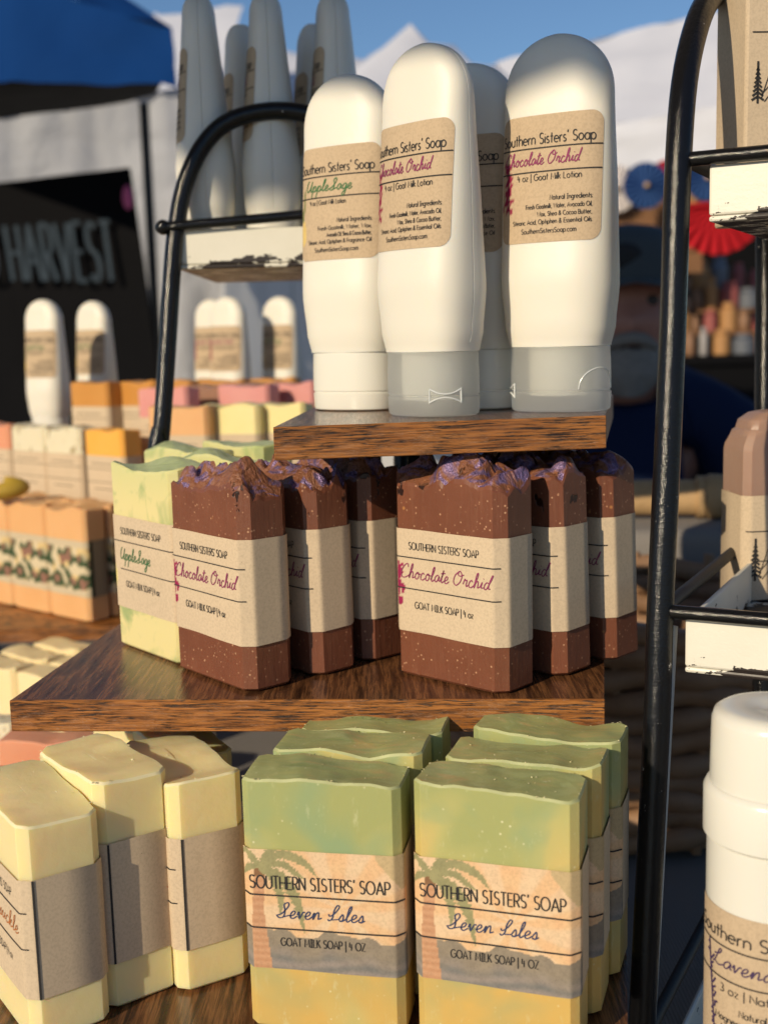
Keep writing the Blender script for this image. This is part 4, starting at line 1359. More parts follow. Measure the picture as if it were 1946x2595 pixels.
pk = pos(1990, .50, fl0 - CZ)
kb = empty('kraft_box', Vector((pk.x, pk.y, fl0)), -R(-4), 'tall kraft paper box with mountain drawing at upper right edge of the picture', 'box')
m = MB()
m.box((0, 0, .0575), (.050, .034, .115))
kbb = m.build('box_body', M['kraft'], kb, bevel=(.0012, 2))
ca = kbb.data.color_attributes.new('print', 'FLOAT_COLOR', 'POINT')
ca.data.foreach_set('color', [1.0] * (4 * len(kbb.data.vertices)))
m = MB()
m.box((0, .0002, .1163), (.0506, .0346, .0024))
m.build('lid', M['kraft_label'], kb, bevel=(.0004, 1))
hill, tree = mountain_art(-.0185, .048, .0125)
link('lettering', strokes_mesh('lettering', [(hill, .0004, 0), (tree, .0009, 0), ([[(-.0225, .0735), (.02, .0735)]], .0005, 0)], lambda s, t, l=0: (s, -.0170 - l, t), [M['ink']]), kbb)

pd = pos(1939, .39, fl2 - CZ)
dt = empty('deodorant_tube', Vector((pd.x, pd.y, fl2)), 0, 'white deodorant tube with lavender kraft label at lower right corner', 'deodorant')
ZC = at(1939, 1795, .39).z + .0086 - fl2        # height of the cap top above the tray
def lathe(tab, n=72):
    mb = MB()
    mb.loft([[(r * math.cos(2 * math.pi * k / n), r * math.sin(2 * math.pi * k / n), z) for k in range(n)] for z, r in tab])
    return mb
RT = .0205
lathe([(0, RT - .001), (.001, RT), (ZC - .0415, RT), (ZC - .0410, RT - .0006)]).build('tube_body', M['plastic_gloss'], dt, smooth=40)
lathe([(ZC - .0410, RT + .0002), (ZC - .0402, RT + .0012), (ZC - .0262, RT + .0012), (ZC - .0242, RT + .0002), (ZC - .0238, RT - .0006)]).build('collar', M['plastic_gloss'], dt, smooth=40)
lathe([(ZC - .0245, RT - .0006), (ZC - .0040, RT - .0010), (ZC - .0016, RT - .0018), (ZC - .0003, RT - .0038), (ZC, RT - .006), (ZC - .0002, .006), (ZC - .0009, .004), (ZC - .0009, .0005)]).build('cap', M['plastic_gloss'], dt, smooth=50)
def tube_surf(s, z, lift=0.0):
    a = s / RT - math.pi / 2
    r = RT + .00025 + lift
    return (r * math.cos(a), r * math.sin(a), z)
DZ1 = ZC - .0612
vs, fs = [], []
for i in range(61):
    for j in range(9):
        vs.append(tube_surf(-.037 + .074 * i / 60, DZ1 - .075 + .075 * j / 8))
fs = [(i * 9 + j, (i + 1) * 9 + j, (i + 1) * 9 + j + 1, i * 9 + j + 1) for i in range(60) for j in range(8)]
me = bpy.data.meshes.new('label')
me.from_pydata(vs, [], fs)
ca = me.color_attributes.new('print', 'FLOAT_COLOR', 'POINT')
ca.data.foreach_set('color', [1.0] * (4 * len(vs)))
me.materials.append(M['kraft_label'])
me.polygons.foreach_set('use_smooth', [True] * len(me.polygons))
dl = link('label', me, dt)
Y = lambda t: DZ1 - t * mm
spr = []
r = random.Random(4)
for k in range(26):
    t = 14 + 1.5 * k
    x = -.0285 + .00022 * k * (1 if k < 14 else .5)
    spr.append([(x, Y(t)), (x + r.uniform(-.0022, .0022), Y(t - r.uniform(.5, 2.5)))])
spr.append([(-.0290, Y(12)), (-.0245, Y(50))])
link('lettering', strokes_mesh('lettering', [(text("Southern Sisters' Soap", 4.1 * mm, -34.5 * mm, Y(9.4), width=56 * mm), .0005, 0),
    ([[(-36 * mm, Y(11.6)), (36 * mm, Y(11.6))], [(-36 * mm, Y(22.2)), (36 * mm, Y(22.2))]], .0005, 0),
    (script('Lavender', 2.6 * mm, -27 * mm, Y(18.6), width=27 * mm), .00045, 1),
    (text('3 oz | Natural', 2.6 * mm, -23 * mm, Y(26.6), width=22 * mm), .00034, 0),
    (text('Natural Ingredients:', 2.2 * mm, -16 * mm, Y(32.5), width=23 * mm), .0003, 0),
    (text('Magnesium Hydroxide,', 2.0 * mm, -25 * mm, Y(36.0), width=26 * mm), .0003, 0),
    (text('Arrowroot Powder,', 2.0 * mm, -23 * mm, Y(39.4), width=22 * mm), .0003, 0),
    (text('Beeswax, Shea Butter,', 2.0 * mm, -24 * mm, Y(42.8), width=26 * mm), .0003, 0),
    (text('Candelilla Wax,', 2.0 * mm, -26 * mm, Y(46.2), width=18 * mm), .0003, 0),
    (text('SouthernSistersSoap.com', 2.0 * mm, -19 * mm, Y(50.5), width=30 * mm), .0003, 0),
    (spr, .0007, 1)], tube_surf, [M['ink'], M['ink_violet']]), dl)

# ------------------------------------------------------------------ second stand of soaps at left, behind
s2 = empty('display_stand', W(-.3, 1.15, ZT), 0, 'second wooden soap stand behind at left, crowded with peach and speckled bars', 'display stand')
L = Local(s2)
for z, y0, y1, x0, x1 in ((ZB, .985, 1.13, -.62, -.12), (-.1405, 1.0, 1.20, -.62, .02), (-.125, 1.195, 1.30, -.70, .0), (-.102, 1.215, 1.45, -.70, .0)):
    if z == -.1405:
        y0 = 1.02
    b = MB()
    b.box(((x0 + x1) / 2, (y0 + y1) / 2, CZ + z - .0062), (x1 - x0, y1 - y0, .012), rz=0)
    if z == -.1405:
        b = MB()
        b.box((-.41, 1.155, CZ - .165 - .0062), (.42, .075, .012))
        b.box((-.115, 1.075, CZ + z - .0062), (.09 * 2, .25, .012))
    if z == -.125: b = MB(); b.box((-.23, 1.225, CZ + z - .0062), (.30, .05, .012))
    if z == -.102: b = MB(); b.box((-.35, 1.355, CZ + z - .0062), (.70, .205, .012))
    L.put(b, 'shelf_board', M['wood_edge'], bevel=(.0006, 1))
for x, y, z in ((-.58, 1.06, ZB), (-.15, 1.10, ZB), (-.55, 1.3, -.102), (-.03, 1.36, -.102), (-.05, 1.0, -.1405), (-.58, 1.16, -.165), (-.25, 1.225, -.125)):
    b = MB()
    b.box((x, y, CZ + (ZT + z - .0124) / 2), (.016, .016, z - .0124 - ZT))
    L.put(b, 'support_leg', M['metal'])

_bg = {}
def bgsoap(col, p, z, th, label, group, seed=1, paper='kraft', paint=None, h=.086, lines=True, rot=None, zs=1.0):
    key = (col, seed % 3, h)
    if key not in _bg:
        _bg[key] = soap_mesh('soap', .057, .0236, h, .003, [M[col], M[col]], f_wave(seed * 1.7, .0040, 36, .6), .003, 6, False)
    t = empty('soap_bar', Vector((p.x, p.y, CZ + z + .0004)), -th, label, 'soap bar', group)
    if rot: t.rotation_euler = rot
    t.scale = (1, 1, zs)
    link('soap', _bg[key], t)
    if paper:
        k2 = ('band', paper, paint)
        if k2 not in _bg:
            f, tot = band_map(.057, .0236, .003)
            _bg[k2] = band_mesh('paper_band', .057, .0236, .003, .019, .062, M[paper], paint, .0012 if paint else None)
            _bg['ln'] = strokes_mesh('print_lines', [([[(-.026, .050), (.027, .050)], [(-.026, .0375), (.027, .0375)]], .0005, 0), ([[(-.018, .0545), (.018, .0545)], [(-.015, .031), (.015, .031)]], .0006, 0)], f, [M['ink']])
        b = link('paper_band', _bg[k2], t)
        if lines: link('print_lines', _bg['ln'], b)
    return t
TH = .70
ux, uy = V((math.cos(TH), -math.sin(TH), 0)), V((math.sin(TH), math.cos(TH), 0))
PG = 'peach soap bars with flowered labels on the second stand'
p1 = pos(207, 1.048, ZB)
for k, lb in ((0, 'peach soap bar with flowered label, its shaded right end showing'), (1, 'peach soap bar with flowered label left of the end one'), (2, 'peach soap bar with flowered label at left picture edge')):
    bgsoap('peach', p1 - ux * .0578 * k, ZB, TH, lb, PG, k, 'pale_print', paint_floral, lines=False, zs=1.14)
    bgsoap('peach', p1 - ux * .0578 * k + uy * .026, ZB, TH, ('peach soap bar right behind the end bar, its rippled top showing', 'peach soap bar behind the middle flowered one', 'peach soap bar behind the leftmost flowered one')[k], PG, k + 1, 'pale_print', paint_floral, lines=False, zs=1.14)
SG = 'herb speckled cream soap bars on the second stand'
q1 = pos(196, 1.155, -.165)
for k, lb in ((0, 'cream soap bar speckled with herbs, next to the orange bar'), (1, 'cream soap bar speckled with herbs, left of the one beside the orange bar')):
    bgsoap('speckle', q1 - ux * .0578 * k, -.165, TH, lb, SG, k)
bgsoap('salmon', q1 - ux * .119, -.165, TH, 'salmon orange soap bar at left edge beside the speckled bars', None, 1)
bgsoap('orange', q1 + ux * .064, -.165, TH, 'bright orange soap bar left of the pale green cluster', None, 2)
lm = MB()
lm.loft([[(.018 * math.sin(a) * math.cos(b) * 1.25, .012 * math.sin(a) * math.sin(b), .0085 * (1 - math.cos(a)) * (1 + .25 * math.cos(b))) for b in [2 * math.pi * k / 24 for k in range(24)]] for a in [.04 + (math.pi - .08) * i / 14 for i in range(15)]])
pl = pos(14, 1.07, ZB + .101)
tag(lm.build('wax_melt', M['lemon'], smooth=60, loc=pl, rz=.3), 'olive yellow rounded wax piece lying on the peach bars at left', 'wax melt')
OG = 'amber soap bars in front of the far bottles'
o1 = pos(258, 1.225, -.125)
bgsoap('amber', o1, -.125, .62, 'amber brown soap bar with kraft band, right of the stout white bottle', OG, 1)
bgsoap('amber', o1 + V((.049, -.012, 0)), -.125, .62, 'amber brown soap bar just left of the black arch tube', OG, 2)
for k in range(3):
    bgsoap('amber', V((-.225 + .055 * k, 1.285, 0)), -.102, .3, ('amber soap bar in the rear row just right of the arch tube', 'amber soap bar below the sunlit white bottle', 'amber soap bar below the white bottle with shadowed label')[k], OG, k, paper=None, h=.060)
KG = 'pink swirled soap bars behind the butter yellow ones'
for px, col, lb, d in ((440, 'pink', 'rose pink soap bar beside the black arch tube', 1.13), (545, 'brown', 'brown topped soap bar between two pink bars', 1.17), (640, 'pink', 'pink soap bar behind the butter yellow pair', 1.14), (752, 'pink', 'rose pink soap bar left of the white cap bottle', 1.16), (668, 'brown', 'brown topped bar peeping over the middle pink bar', 1.195), (850, 'pink', 'pink soap bar mostly hidden by the white cap bottle', 1.16)):
    bgsoap(col, pos(px, d, -.132), -.1405 + .0004, .45, lb, KG, px % 3, zs=1.13)
BGr = 'pale soap bars in front of the pink ones'
for px, col, lb in ((478, 'peach', 'peach soap bar right of the black arch tube'), (603, 'butter', 'butter yellow soap bar left of the other butter bar'), (716, 'butter', 'butter yellow soap bar at corner of the top shelf')):
    bgsoap(col, pos(px, 1.02, -.1405), -.1405, .35, lb, BGr, px % 3)
YG = 'pale yellow soap bars low on the table at left'
y1 = pos(150, .905, ZT)
yt = .62
yx, yy = V((math.cos(yt), -math.sin(yt), 0)), V((math.sin(yt), math.cos(yt), 0))
for i, j, lb in ((0, 0, 'pale yellow soap bar in front, right beside the middle board edge'), (-1, 0, 'pale yellow soap bar in front at the left picture edge'), (0, 1, 'pale yellow soap bar behind, right of the pair'), (-1, 1, 'pale yellow soap bar behind, left of the pair')):
    bgsoap('yellow', y1 + yx * .059 * i + yy * .062 * j + V((.0, 0, 0)), ZT, yt, lb, YG, i + j + 2, paper=None)
bgsoap('yellow', y1 + yy * .030, ZT, yt, 'pale yellow soap bar tucked between the front and rear right ones', YG, 2, paper=None)
bgsoap('yellow', y1 - yx * .059 + yy * .030, ZT, yt, 'pale yellow soap bar tucked between the front and rear left ones', YG, 1, paper=None)
NG = 'salmon soap bars under the middle board'
bgsoap('salmon', pos(2, .70, ZT), ZT, .2, 'salmon soap bar at left edge below the middle board', NG, 1, paper=None)
bgsoap('salmon', pos(140, .76, ZT), ZT, .2, 'shaded salmon soap bar under the middle board, behind the cream bars', NG, 2, paper=None)
bgsoap('brown', pos(300, .80, ZT), ZT, .2, 'brown soap bar deep in the shade under the middle board', NG, 1, paper=None)
bgsoap('speckle', pos(-8, .80, ZT), ZT, .3, 'white soap bar at left edge just beside the board corner', None, 2, paper=None)

FG = 'lotion bottles on the second stand'
for px, d, th, kd, lb in ((133, 1.275, 26, 'apple', 'stout white bottle standing alone at far left before the black banner'),
                          (256, 1.36, 30, 'apple', 'white bottle half hidden behind the amber bar at far left'),
                          (592, 1.335, 28, 'orchid', 'sunlit white bottle seen under the rack tray, middle of three'),
                          (551, 1.40, 30, 'orchid', 'white bottle peeping out left of the sunlit one under the rack tray'),
                          (722, 1.37, 30, 'apple', 'white bottle with a shadow across its label, right of the sunlit one')):
    bottle(pos(px, d, -.1018), -R(th), kd, 'white', lb, FG)

# ------------------------------------------------------------------ basket, straw roll and covered crate at right
bk = empty('wicker_basket', pos(1585, .845, ZT), 0, 'dark brown woven basket in the shade right of the marbled bars', 'basket')
for k in range(11):
    m = MB()
    pts = []
    for i in range(97):
        a = 2 * math.pi * i / 96
        rr_ = .118 + .016 * (k / 10) + .0042 * math.sin(16 * a + math.pi * k)
        pts.append((rr_ * math.cos(a) * 1.1, rr_ * math.sin(a) * .8, .010 + .0135 * k + .003 * math.sin(8 * a + k)))
    m.tube(pts, .0082, 7, cap=False)
    m.build('woven_strand', M['wicker'], bk, smooth=60)
for k in range(16):
    a = 2 * math.pi * (k + .5) / 16
    m = MB()
    m.tube([(.118 * math.cos(a) * 1.1, .118 * math.sin(a) * .8, 0), (.134 * math.cos(a) * 1.1, .134 * math.sin(a) * .8, .158)], .004, 6)
    m.build('stake', M['wicker'], bk, smooth=60)
m = MB()
m.loft([[(.116 * math.cos(2 * math.pi * i / 40) * 1.1, .116 * math.sin(2 * math.pi * i / 40) * .8, z) for i in range(40)] for z in (.001, .008)])
m.build('base', M['wicker'], bk)
cr = empty('covered_crate', pos(1700, 1.08, ZT), R(-6), 'grey cloth covered crate behind the woven basket', 'crate')
m = MB()
m.box((0, 0, .084), (.30, .20, .168))
m.build('cloth_cover', M['ribbed'], cr, bevel=(.012, 3), smooth=50)
m = MB()
m.box((-.10, -.1022, .1), (.05, .003, .10))
m.build('white_tag', M['bunting_white'], cr)
p = pos(1760, 1.02, ZT + .17)
sr = empty('straw_roll', p, R(-10), 'tan rolled straw mat lying on the grey covered crate', 'straw roll')
m = MB()
m.tube([(-.13, 0, .016), (.008, 0, .016)], .0155, 20)
m.build('roll', M['straw'], sr, smooth=40)
m = MB()
m.tube([(.006, 0, .017), (.012, 0, .017), (.03, 0, .017), (.04, 0, .016), (.044, 0, .015)], [.0165, .0195, .0185, .0135, .006], 20)
m.build('end_knot', M['straw'], sr, smooth=50)
m = MB()
m.tube([(.001, 0, .0165), (.007, 0, .0165)], .0185, 20)
m.build('tie', M['straw'], sr, smooth=40)

# ------------------------------------------------------------------ seated vendor behind the racks
def skin_obj(name, verts, edges, rad, mat, parent, sub=2):
    me = bpy.data.meshes.new(name)
    me.from_pydata(verts, edges, [])
    o = link(name, me, parent)
    md = o.modifiers.new('skin', 'SKIN')
    for i, r in enumerate(rad):
        me.skin_vertices[0].data[i].radius = r if isinstance(r, tuple) else (r, r)
    me.skin_vertices[0].data[0].use_root = True
    md.use_smooth_shade = True
    sb = o.modifiers.new('sub', 'SUBSURF')
    sb.levels = sub
    sb.render_levels = sub
    me.materials.append(mat)
    return o
hp = at(1590, 800, 1.93)                     # middle of the face
mz = hp.z
pr = empty('person', V((hp.x, hp.y, 0)), R(-8), 'person in navy shirt and slate cap with grey beard, seated in shade behind the stand', 'person')
sh = mz - .30
body_v = [(0, .06, mz - .80), (0, .05, mz - .62), (0, .05, mz - .42), (0, .06, mz - .27), (0, .05, mz - .16), (0, .02, mz - .03), (0, .025, mz + .07),
          (.165, .07, sh + .10), (.235, .05, sh + .01), (.26, -.02, sh - .28), (.18, -.16, sh - .46), (.10, -.22, sh - .48),
          (-.165, .07, sh + .10), (-.235, .05, sh + .01), (-.26, -.02, sh - .28), (-.18, -.16, sh - .46), (-.10, -.22, sh - .48),
          (.11, .03, mz - .84), (.16, -.36, mz - .82), (.16, -.38, mz - 1.22), (-.11, .03, mz - .84), (-.16, -.36, mz - .82), (-.16, -.38, mz - 1.22)]
body_e = [(0, 1), (1, 2), (2, 3), (3, 4), (4, 5), (5, 6), (3, 7), (7, 8), (8, 9), (9, 10), (10, 11), (3, 12), (12, 13), (13, 14), (14, 15), (15, 16), (0, 17), (17, 18), (18, 19), (0, 20), (20, 21), (21, 22)]
body_r = [.09, .09, .09, .055, .050, .082, .078, .045, .040, .034, .030, .028, .045, .048, .036, .030, .028, .09, .07, .045, .09, .07, .045]
skin_obj('body', body_v, body_e, body_r, M['skin'], pr)
# face detail on the head
def ell(c, r, n=20, m=12):
    mb = MB()
    mb.loft([[(c[0] + r[0] * math.sin(a) * math.cos(b), c[1] + r[1] * math.sin(a) * math.sin(b), c[2] + r[2] * math.cos(a)) for b in [2 * math.pi * k / n for k in range(n)]] for a in [.05 + (math.pi - .1) * i / m for i in range(m + 1)]])
    return mb
hd = MB()
rings = []
for i in range(19):
    z = -.125 + .25 * i / 18
    u = (z + .0) / .125
    w_ = .076 * math.sqrt(max(0.02, 1 - (u * .98) ** 2)) ** .8 * (1 if z > -.02 else 1 + (z + .02) * 1.2)
    d_ = .096 * math.sqrt(max(0.02, 1 - (u * .98) ** 2)) ** .75
    ring = []
    for k in range(28):
        a = 2 * math.pi * k / 28
        x, y = w_ * math.cos(a), d_ * math.sin(a)
        if math.sin(a) < 0:
            fx = abs(x)
            y -= .022 * math.exp(-(fx / .012) ** 2) * math.exp(-((z + .012) / .018) ** 2)       # nose
            y += .010 * math.exp(-((fx - .031) / .014) ** 2) * math.exp(-((z - .022) / .012) ** 2)  # eye sockets
            y -= .006 * math.exp(-((fx - .03) / .02) ** 2) * math.exp(-((z - .042) / .01) ** 2)    # brow
            y -= .007 * math.exp(-((fx - .04) / .018) ** 2) * math.exp(-((z + .012) / .02) ** 2)   # cheeks
        ring.append((x, y, mz + z))
    rings.append(ring)
hd.loft(rings)
hd.build('face', M['skin'], pr, smooth=60)
for s in (-1, 1):
    ell((s * .031, -.078, mz + .022), (.012, .010, .009)).build('eye', M['eye'], pr, smooth=60)
    ell((s * .078, .005, mz + .005), (.010, .022, .032)).build('ear', M['skin'], pr, smooth=60)
bd = MB()
rings = []
for i in range(13):
    u = i / 12
    z = -.128 + .078 * u
    w_ = .026 + .036 * math.sin(math.pi * .5 * min(1, u * 1.5))
    fwd = .064 + .022 * math.sin(math.pi * (.25 + .5 * u))
    rings.append([(w_ * math.cos(a) * (1 + .07 * noise.noise(V((a * 3, z * 60, 0)))), -.018 - fwd * max(-.25, math.sin(a)) * (1 + .07 * noise.noise(V((a * 5, z * 90, 3)))), mz + z) for a in [2 * math.pi * k / 26 for k in range(26)]])
bd.loft(rings)
bd.build('beard', M['beard'], pr, smooth=60)
ell((0, -.088, mz - .052), (.020, .010, .005)).build('mouth', M['eye'], pr, smooth=60)
mo = MB()
mo.tube([(-.040, -.080, mz - .050), (-.018, -.102, mz - .038), (0, -.106, mz - .035), (.018, -.102, mz - .038), (.040, -.080, mz - .050)], [.006, .010, .010, .010, .006], 10)
mo.build('moustache', M['beard'], pr, smooth=60)
ct = empty('cap', V((0, 0, 0)))
ct.parent = pr
cm = MB()
cm.loft([[((.088 * c_) * math.cos(a), (.108 * c_) * math.sin(a), mz + .052 + z) for a in [2 * math.pi * k / 30 for k in range(30)]] for z, c_ in ((0, 1), (.03, 1.0), (.055, .94), (.075, .78), (.088, .5), (.093, .15))])
cm.build('crown', M['cap_cloth'], ct, smooth=50)
cb = MB()
top_, bot_ = [], []
for k in range(17):
    a = math.pi + math.pi * k / 16
    for lst, zz in ((top_, .0), (bot_, -.004)):
        lst.append((.080 * math.cos(a), .10 * math.sin(a), mz + .055 + zz))
        lst.append((.092 * math.cos(a), -.02 + (.155) * math.sin(a), mz + .050 + zz - .014 * abs(math.cos(a))))
cb.add(top_ + bot_, [(2 * k, 2 * k + 1, 2 * k + 3, 2 * k + 2) for k in range(16)] + [(34 + 2 * k + 2, 34 + 2 * k + 3, 34 + 2 * k + 1, 34 + 2 * k) for k in range(16)] + [(2 * k + 1, 34 + 2 * k + 1, 34 + 2 * k + 3, 2 * k + 3) for k in range(16)])
cb.build('brim', M['cap_cloth'], ct, smooth=50)
ell((-.012, -.099, mz + .088), (.030, .010, .022)).build('badge', M['cap_dark'], ct, smooth=60)
sv = [(0, .06, mz - .78), (0, .05, mz - .62), (0, .05, mz - .42), (0, .06, mz - .255), (0, .06, mz - .175), (.165, .07, sh + .100), (.235, .05, sh + .01), (.262, -.01, sh - .20), (-.165, .07, sh + .100), (-.235, .05, sh + .01), (-.262, -.01, sh - .20), (.085, .08, sh + .145), (-.085, .08, sh + .145), (.262, -.03, sh - .31), (.20, -.13, sh - .42), (-.262, -.03, sh - .31), (-.20, -.13, sh - .42), (.10, .06, mz - .31), (-.10, .06, mz - .31)]
se = [(3, 17), (3, 18), (7, 13), (13, 14), (10, 15), (15, 16), (0, 1), (1, 2), (2, 3), (3, 4), (3, 11), (11, 5), (5, 6), (6, 7), (3, 12), (12, 8), (8, 9), (9, 10)]
skin_obj('shirt', sv, se, [.16, .165, .175, .135, .085, .094, .082, .068, .094, .082, .070, .085, .085, .066, .054, .066, .054, .115, .115], M['navy'], pr)
tr = [(0, .06, mz - .80), (.11, .03, mz - .84), (.16, -.36, mz - .82), (.16, -.38, .10), (-.11, .03, mz - .84), (-.16, -.36, mz - .82), (-.16, -.38, .10)]
skin_obj('trousers', tr, [(0, 1), (1, 2), (2, 3), (0, 4), (4, 5), (5, 6)], [.13, .11, .085, .06, .11, .085, .06], M['black_cloth'], pr)
for s in (-1, 1):
    b = MB()
    b.box((s * .16, -.42, .04), (.09, .25, .08))
    b.build('shoe', M['black_cloth'], pr, bevel=(.02, 3), smooth=50)
chp = V((hp.x + .02, hp.y + .12, 0))
chr_ = empty('folding_chair', chp, R(-8), 'dark folding chair under the seated person', 'chair')
sz = mz - .80 - .165
b = MB(); b.box((0, -.06, sz - .02), (.46, .44, .03)); b.build('seat', M['black_cloth'], chr_, bevel=(.01, 2))
b = MB(); b.box((0, .17, sz + .30), (.44, .025, .22)); b.build('backrest', M['black_cloth'], chr_, bevel=(.01, 2))
for sx in (-1, 1):
    for sy in (-.26, .17):
        b = MB(); b.tube([(sx * .22, sy, 0), (sx * .22, sy, sz - .036 if sy < 0 else sz + .40)], .011, 8); b.build('leg', M['dark_pole'], chr_, smooth=50)

# ------------------------------------------------------------------ tents
def canopy(name, c, hx, hy, rz, eave, peak, mats, label, val=.26, cat='tent', poles=True, sag=.12, legs_z=0.0):
    """pitched market canopy: roof, four valances, four poles"""
    e = empty(name, V((c[0], c[1], 0)), rz, label, cat)
    m = MB()
    N = 14
    vs = []
    for j in range(N + 1):
        for i in range(N + 1):
            u, v = -1 + 2 * i / N, -1 + 2 * j / N
            q = 1 - max(abs(u), abs(v))
            z = eave + (peak - eave) * (q - sag * math.sin(math.pi * q) * .6)
            z += .012 * noise.noise(V((u * 3 + c[0], v * 3 + c[1], 0)))
            vs.append((u * hx, v * hy, z))
    m.add(vs, [(j * (N + 1) + i, j * (N + 1) + i + 1, (j + 1) * (N + 1) + i + 1, (j + 1) * (N + 1) + i) for j in range(N) for i in range(N)])
    m.build('roof', mats[0], e, smooth=35)
    cs = [(-hx, -hy), (hx, -hy), (hx, hy), (-hx, hy)]
    for k in range(4):
        a, b_ = cs[k], cs[(k + 1) % 4]
        m = MB()
        nx, ny = (b_[1] - a[1]), -(b_[0] - a[0])
        l = math.hypot(nx, ny)
        K = 28
        vv = []
        for i in range(K + 1):
            t = .004 + .992 * i / K
            x, y = a[0] + (b_[0] - a[0]) * t, a[1] + (b_[1] - a[1]) * t
            o = .010 + .014 * math.sin(i * 1.3 + k)
            vv.append((x + nx / l * .004, y + ny / l * .004, eave + .004))
            vv.append((x + nx / l * o, y + ny / l * o, eave - val * (.94 + .06 * abs(math.sin(i * .8)))))
        m.add(vv, [(2 * i, 2 * i + 1, 2 * i + 3, 2 * i + 2) for i in range(K)])
        m.build('valance', mats[1], e, smooth=50)
    if poles:
        for x, y in cs:
            m = MB()
            x, y = x * .975, y * .975
            wp = Matrix.Rotation(rz, 3, 'Z') @ V((x, y, 0)) + V((c[0], c[1], 0))
            if name in ('vendor_shade_blocker', 'bottle_shade_blocker') and wp.y > .2 and abs(wp.x) < .42 * wp.y: continue
            m.tube([(x, y, legs_z), (x, y, eave - .03)], .02, 8)
            m.build('pole', mats[2], e, smooth=50)
    return e
# unseen strip overhead, added and cut narrow to shade just the bottle tops
ed = V((-.712, .702, 0))
inn = V((.702, .712, 0))
E0 = V((.02, .49, CZ + .115)) + SUN_DIR / SUN_DIR.z * (.75 - .115)
cc = E0 + ed * .1925 + inn * 1.25
canopy('bottle_shade_blocker', (cc.x, cc.y), .2575, 1.25, math.atan2(ed.y, ed.x), CZ + .98, CZ + 1.10, (M['white_canvas'], M['white_canvas'], M['steel']), 'unseen white strip added overhead to shade the bottle tops', cat='shade blocker', val=.23, sag=.05, poles=False)
cc = E0 + ed * 1.16 + inn * 1.42  # second unseen canopy, added to keep the sun off the vendor
canopy('vendor_shade_blocker', (cc.x, cc.y), .68, .97, math.atan2(ed.y, ed.x), CZ + .98, CZ + 1.55, (M['white_canvas'], M['white_canvas'], M['steel']), 'unseen white canopy added to shade the seated vendor', val=.23, sag=.05, poles=False)

# blue tent at upper left with white wall and black banner
bl = empty('blue_tent', at(0, 300, 3.9), 0, 'blue canopy tent at upper left with dark underside', 'tent')
bl.location.z = 0
L = Local(bl)
def quad_cloth(P00, P10, P11, P01, nu, nv, wrinkle=.02, fq=4.0, seed=0):
    m = MB()
    nrm = (P10 - P00).cross(P01 - P00).normalized()
    vs = []
    for j in range(nv + 1):
        for i in range(nu + 1):
            u, v = i / nu, j / nv
            p = (P00 * (1 - u) + P10 * u) * (1 - v) + (P01 * (1 - u) + P11 * u) * v
            vs.append(p + nrm * wrinkle * (noise.noise(V((u * fq * 2, v * fq * .7, seed))) + .5 * noise.noise(V((u * fq * 5, v * fq, seed + 3)))))
    m.add(vs, [(j * (nu + 1) + i, j * (nu + 1) + i + 1, (j + 1) * (nu + 1) + i + 1, (j + 1) * (nu + 1) + i) for j in range(nv) for i in range(nu)])
    return m
c1, c1b = at(436, 70, 3.7), at(450, 222, 3.7)       # near right corner of the eave
c0, c0b = at(-420, -190, 4.1), at(-420, 190, 3.9)
pk_ = at(-350, -420, 5.4)
L.put(quad_cloth(c0b, c1b, c1, c0, 30, 6, .03, 3.0, 1), 'valance', M['blue_canvas'], smooth=60)
far = at(420, 262, 5.6)
L.put(quad_cloth(c1, far + V((0, 0, .25)), pk_ + V((0, .6, .1)), pk_, 12, 8, .03, 2.0, 2), 'roof_side', M['blue_canvas'], smooth=60)
L.put(quad_cloth(c0, c1, pk_ + V((.05, 0, 0)), pk_ - V((.3, 0, 0)), 16, 8, .03, 2.0, 4), 'roof', M['blue_canvas'], smooth=60)
wl = [at(-420, 372, 5.6), at(395, 245, 5.6)]
wb = [V((p.x, p.y, .05)) for p in wl]
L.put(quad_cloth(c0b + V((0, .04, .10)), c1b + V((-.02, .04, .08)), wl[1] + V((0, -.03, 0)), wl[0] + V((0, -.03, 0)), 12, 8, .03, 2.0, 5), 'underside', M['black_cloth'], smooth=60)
m = MB()
pq = at(365, 262, 5.3)
m.tube([V((pq.x, pq.y, 0)), pq], .022, 8)
L.put(m, 'pole', M['dark_pole'], smooth=50)
bw = empty('white_tent', pos(150, 7.2, -CZ), 0, 'wrinkled white tent wall seen under the blue canopy and beside its corner', 'tent')
LB_ = Local(bw)
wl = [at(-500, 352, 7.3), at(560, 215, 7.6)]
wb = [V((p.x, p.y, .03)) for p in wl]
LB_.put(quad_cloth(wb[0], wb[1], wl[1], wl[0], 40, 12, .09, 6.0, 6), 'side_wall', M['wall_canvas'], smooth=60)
wr = wl[0] + V((0, 1.6, .9)), wl[1] + V((0, 1.6, .9))
LB_.put(quad_cloth(wl[0] + V((0, -.05, .0)), wl[1] + V((0, -.05, .0)), wr[1], wr[0], 20, 8, .05, 4.0, 16), 'roof', M['white_canvas'], smooth=60)
bn = empty('banner', at(150, 700, 5.1), 0, 'black hanging banner with grey blue hand lettering, under the blue tent', 'banner')
L = Local(bn)
b00, b10, b11, b01 = at(-260, 1180, 4.9), at(432, 1150, 4.9), at(328, 424, 5.05), at(-260, 492, 5.05)
m = quad_cloth(b00, b10, b11, b01, 14, 10, .006, 2.0, 7)
m2 = quad_cloth(b00 + V((0, .03, 0)), b10 + V((0, .03, 0)), b11 + V((0, .03, 0)), b01 + V((0, .03, 0)), 2, 2, 0, 1, 7)
m.add(m2.v, [f[::-1] for f in m2.f])
cloth = L.put(m, 'banner_cloth', M['black_cloth'], smooth=60)
bx = (b10 - b00).normalized()
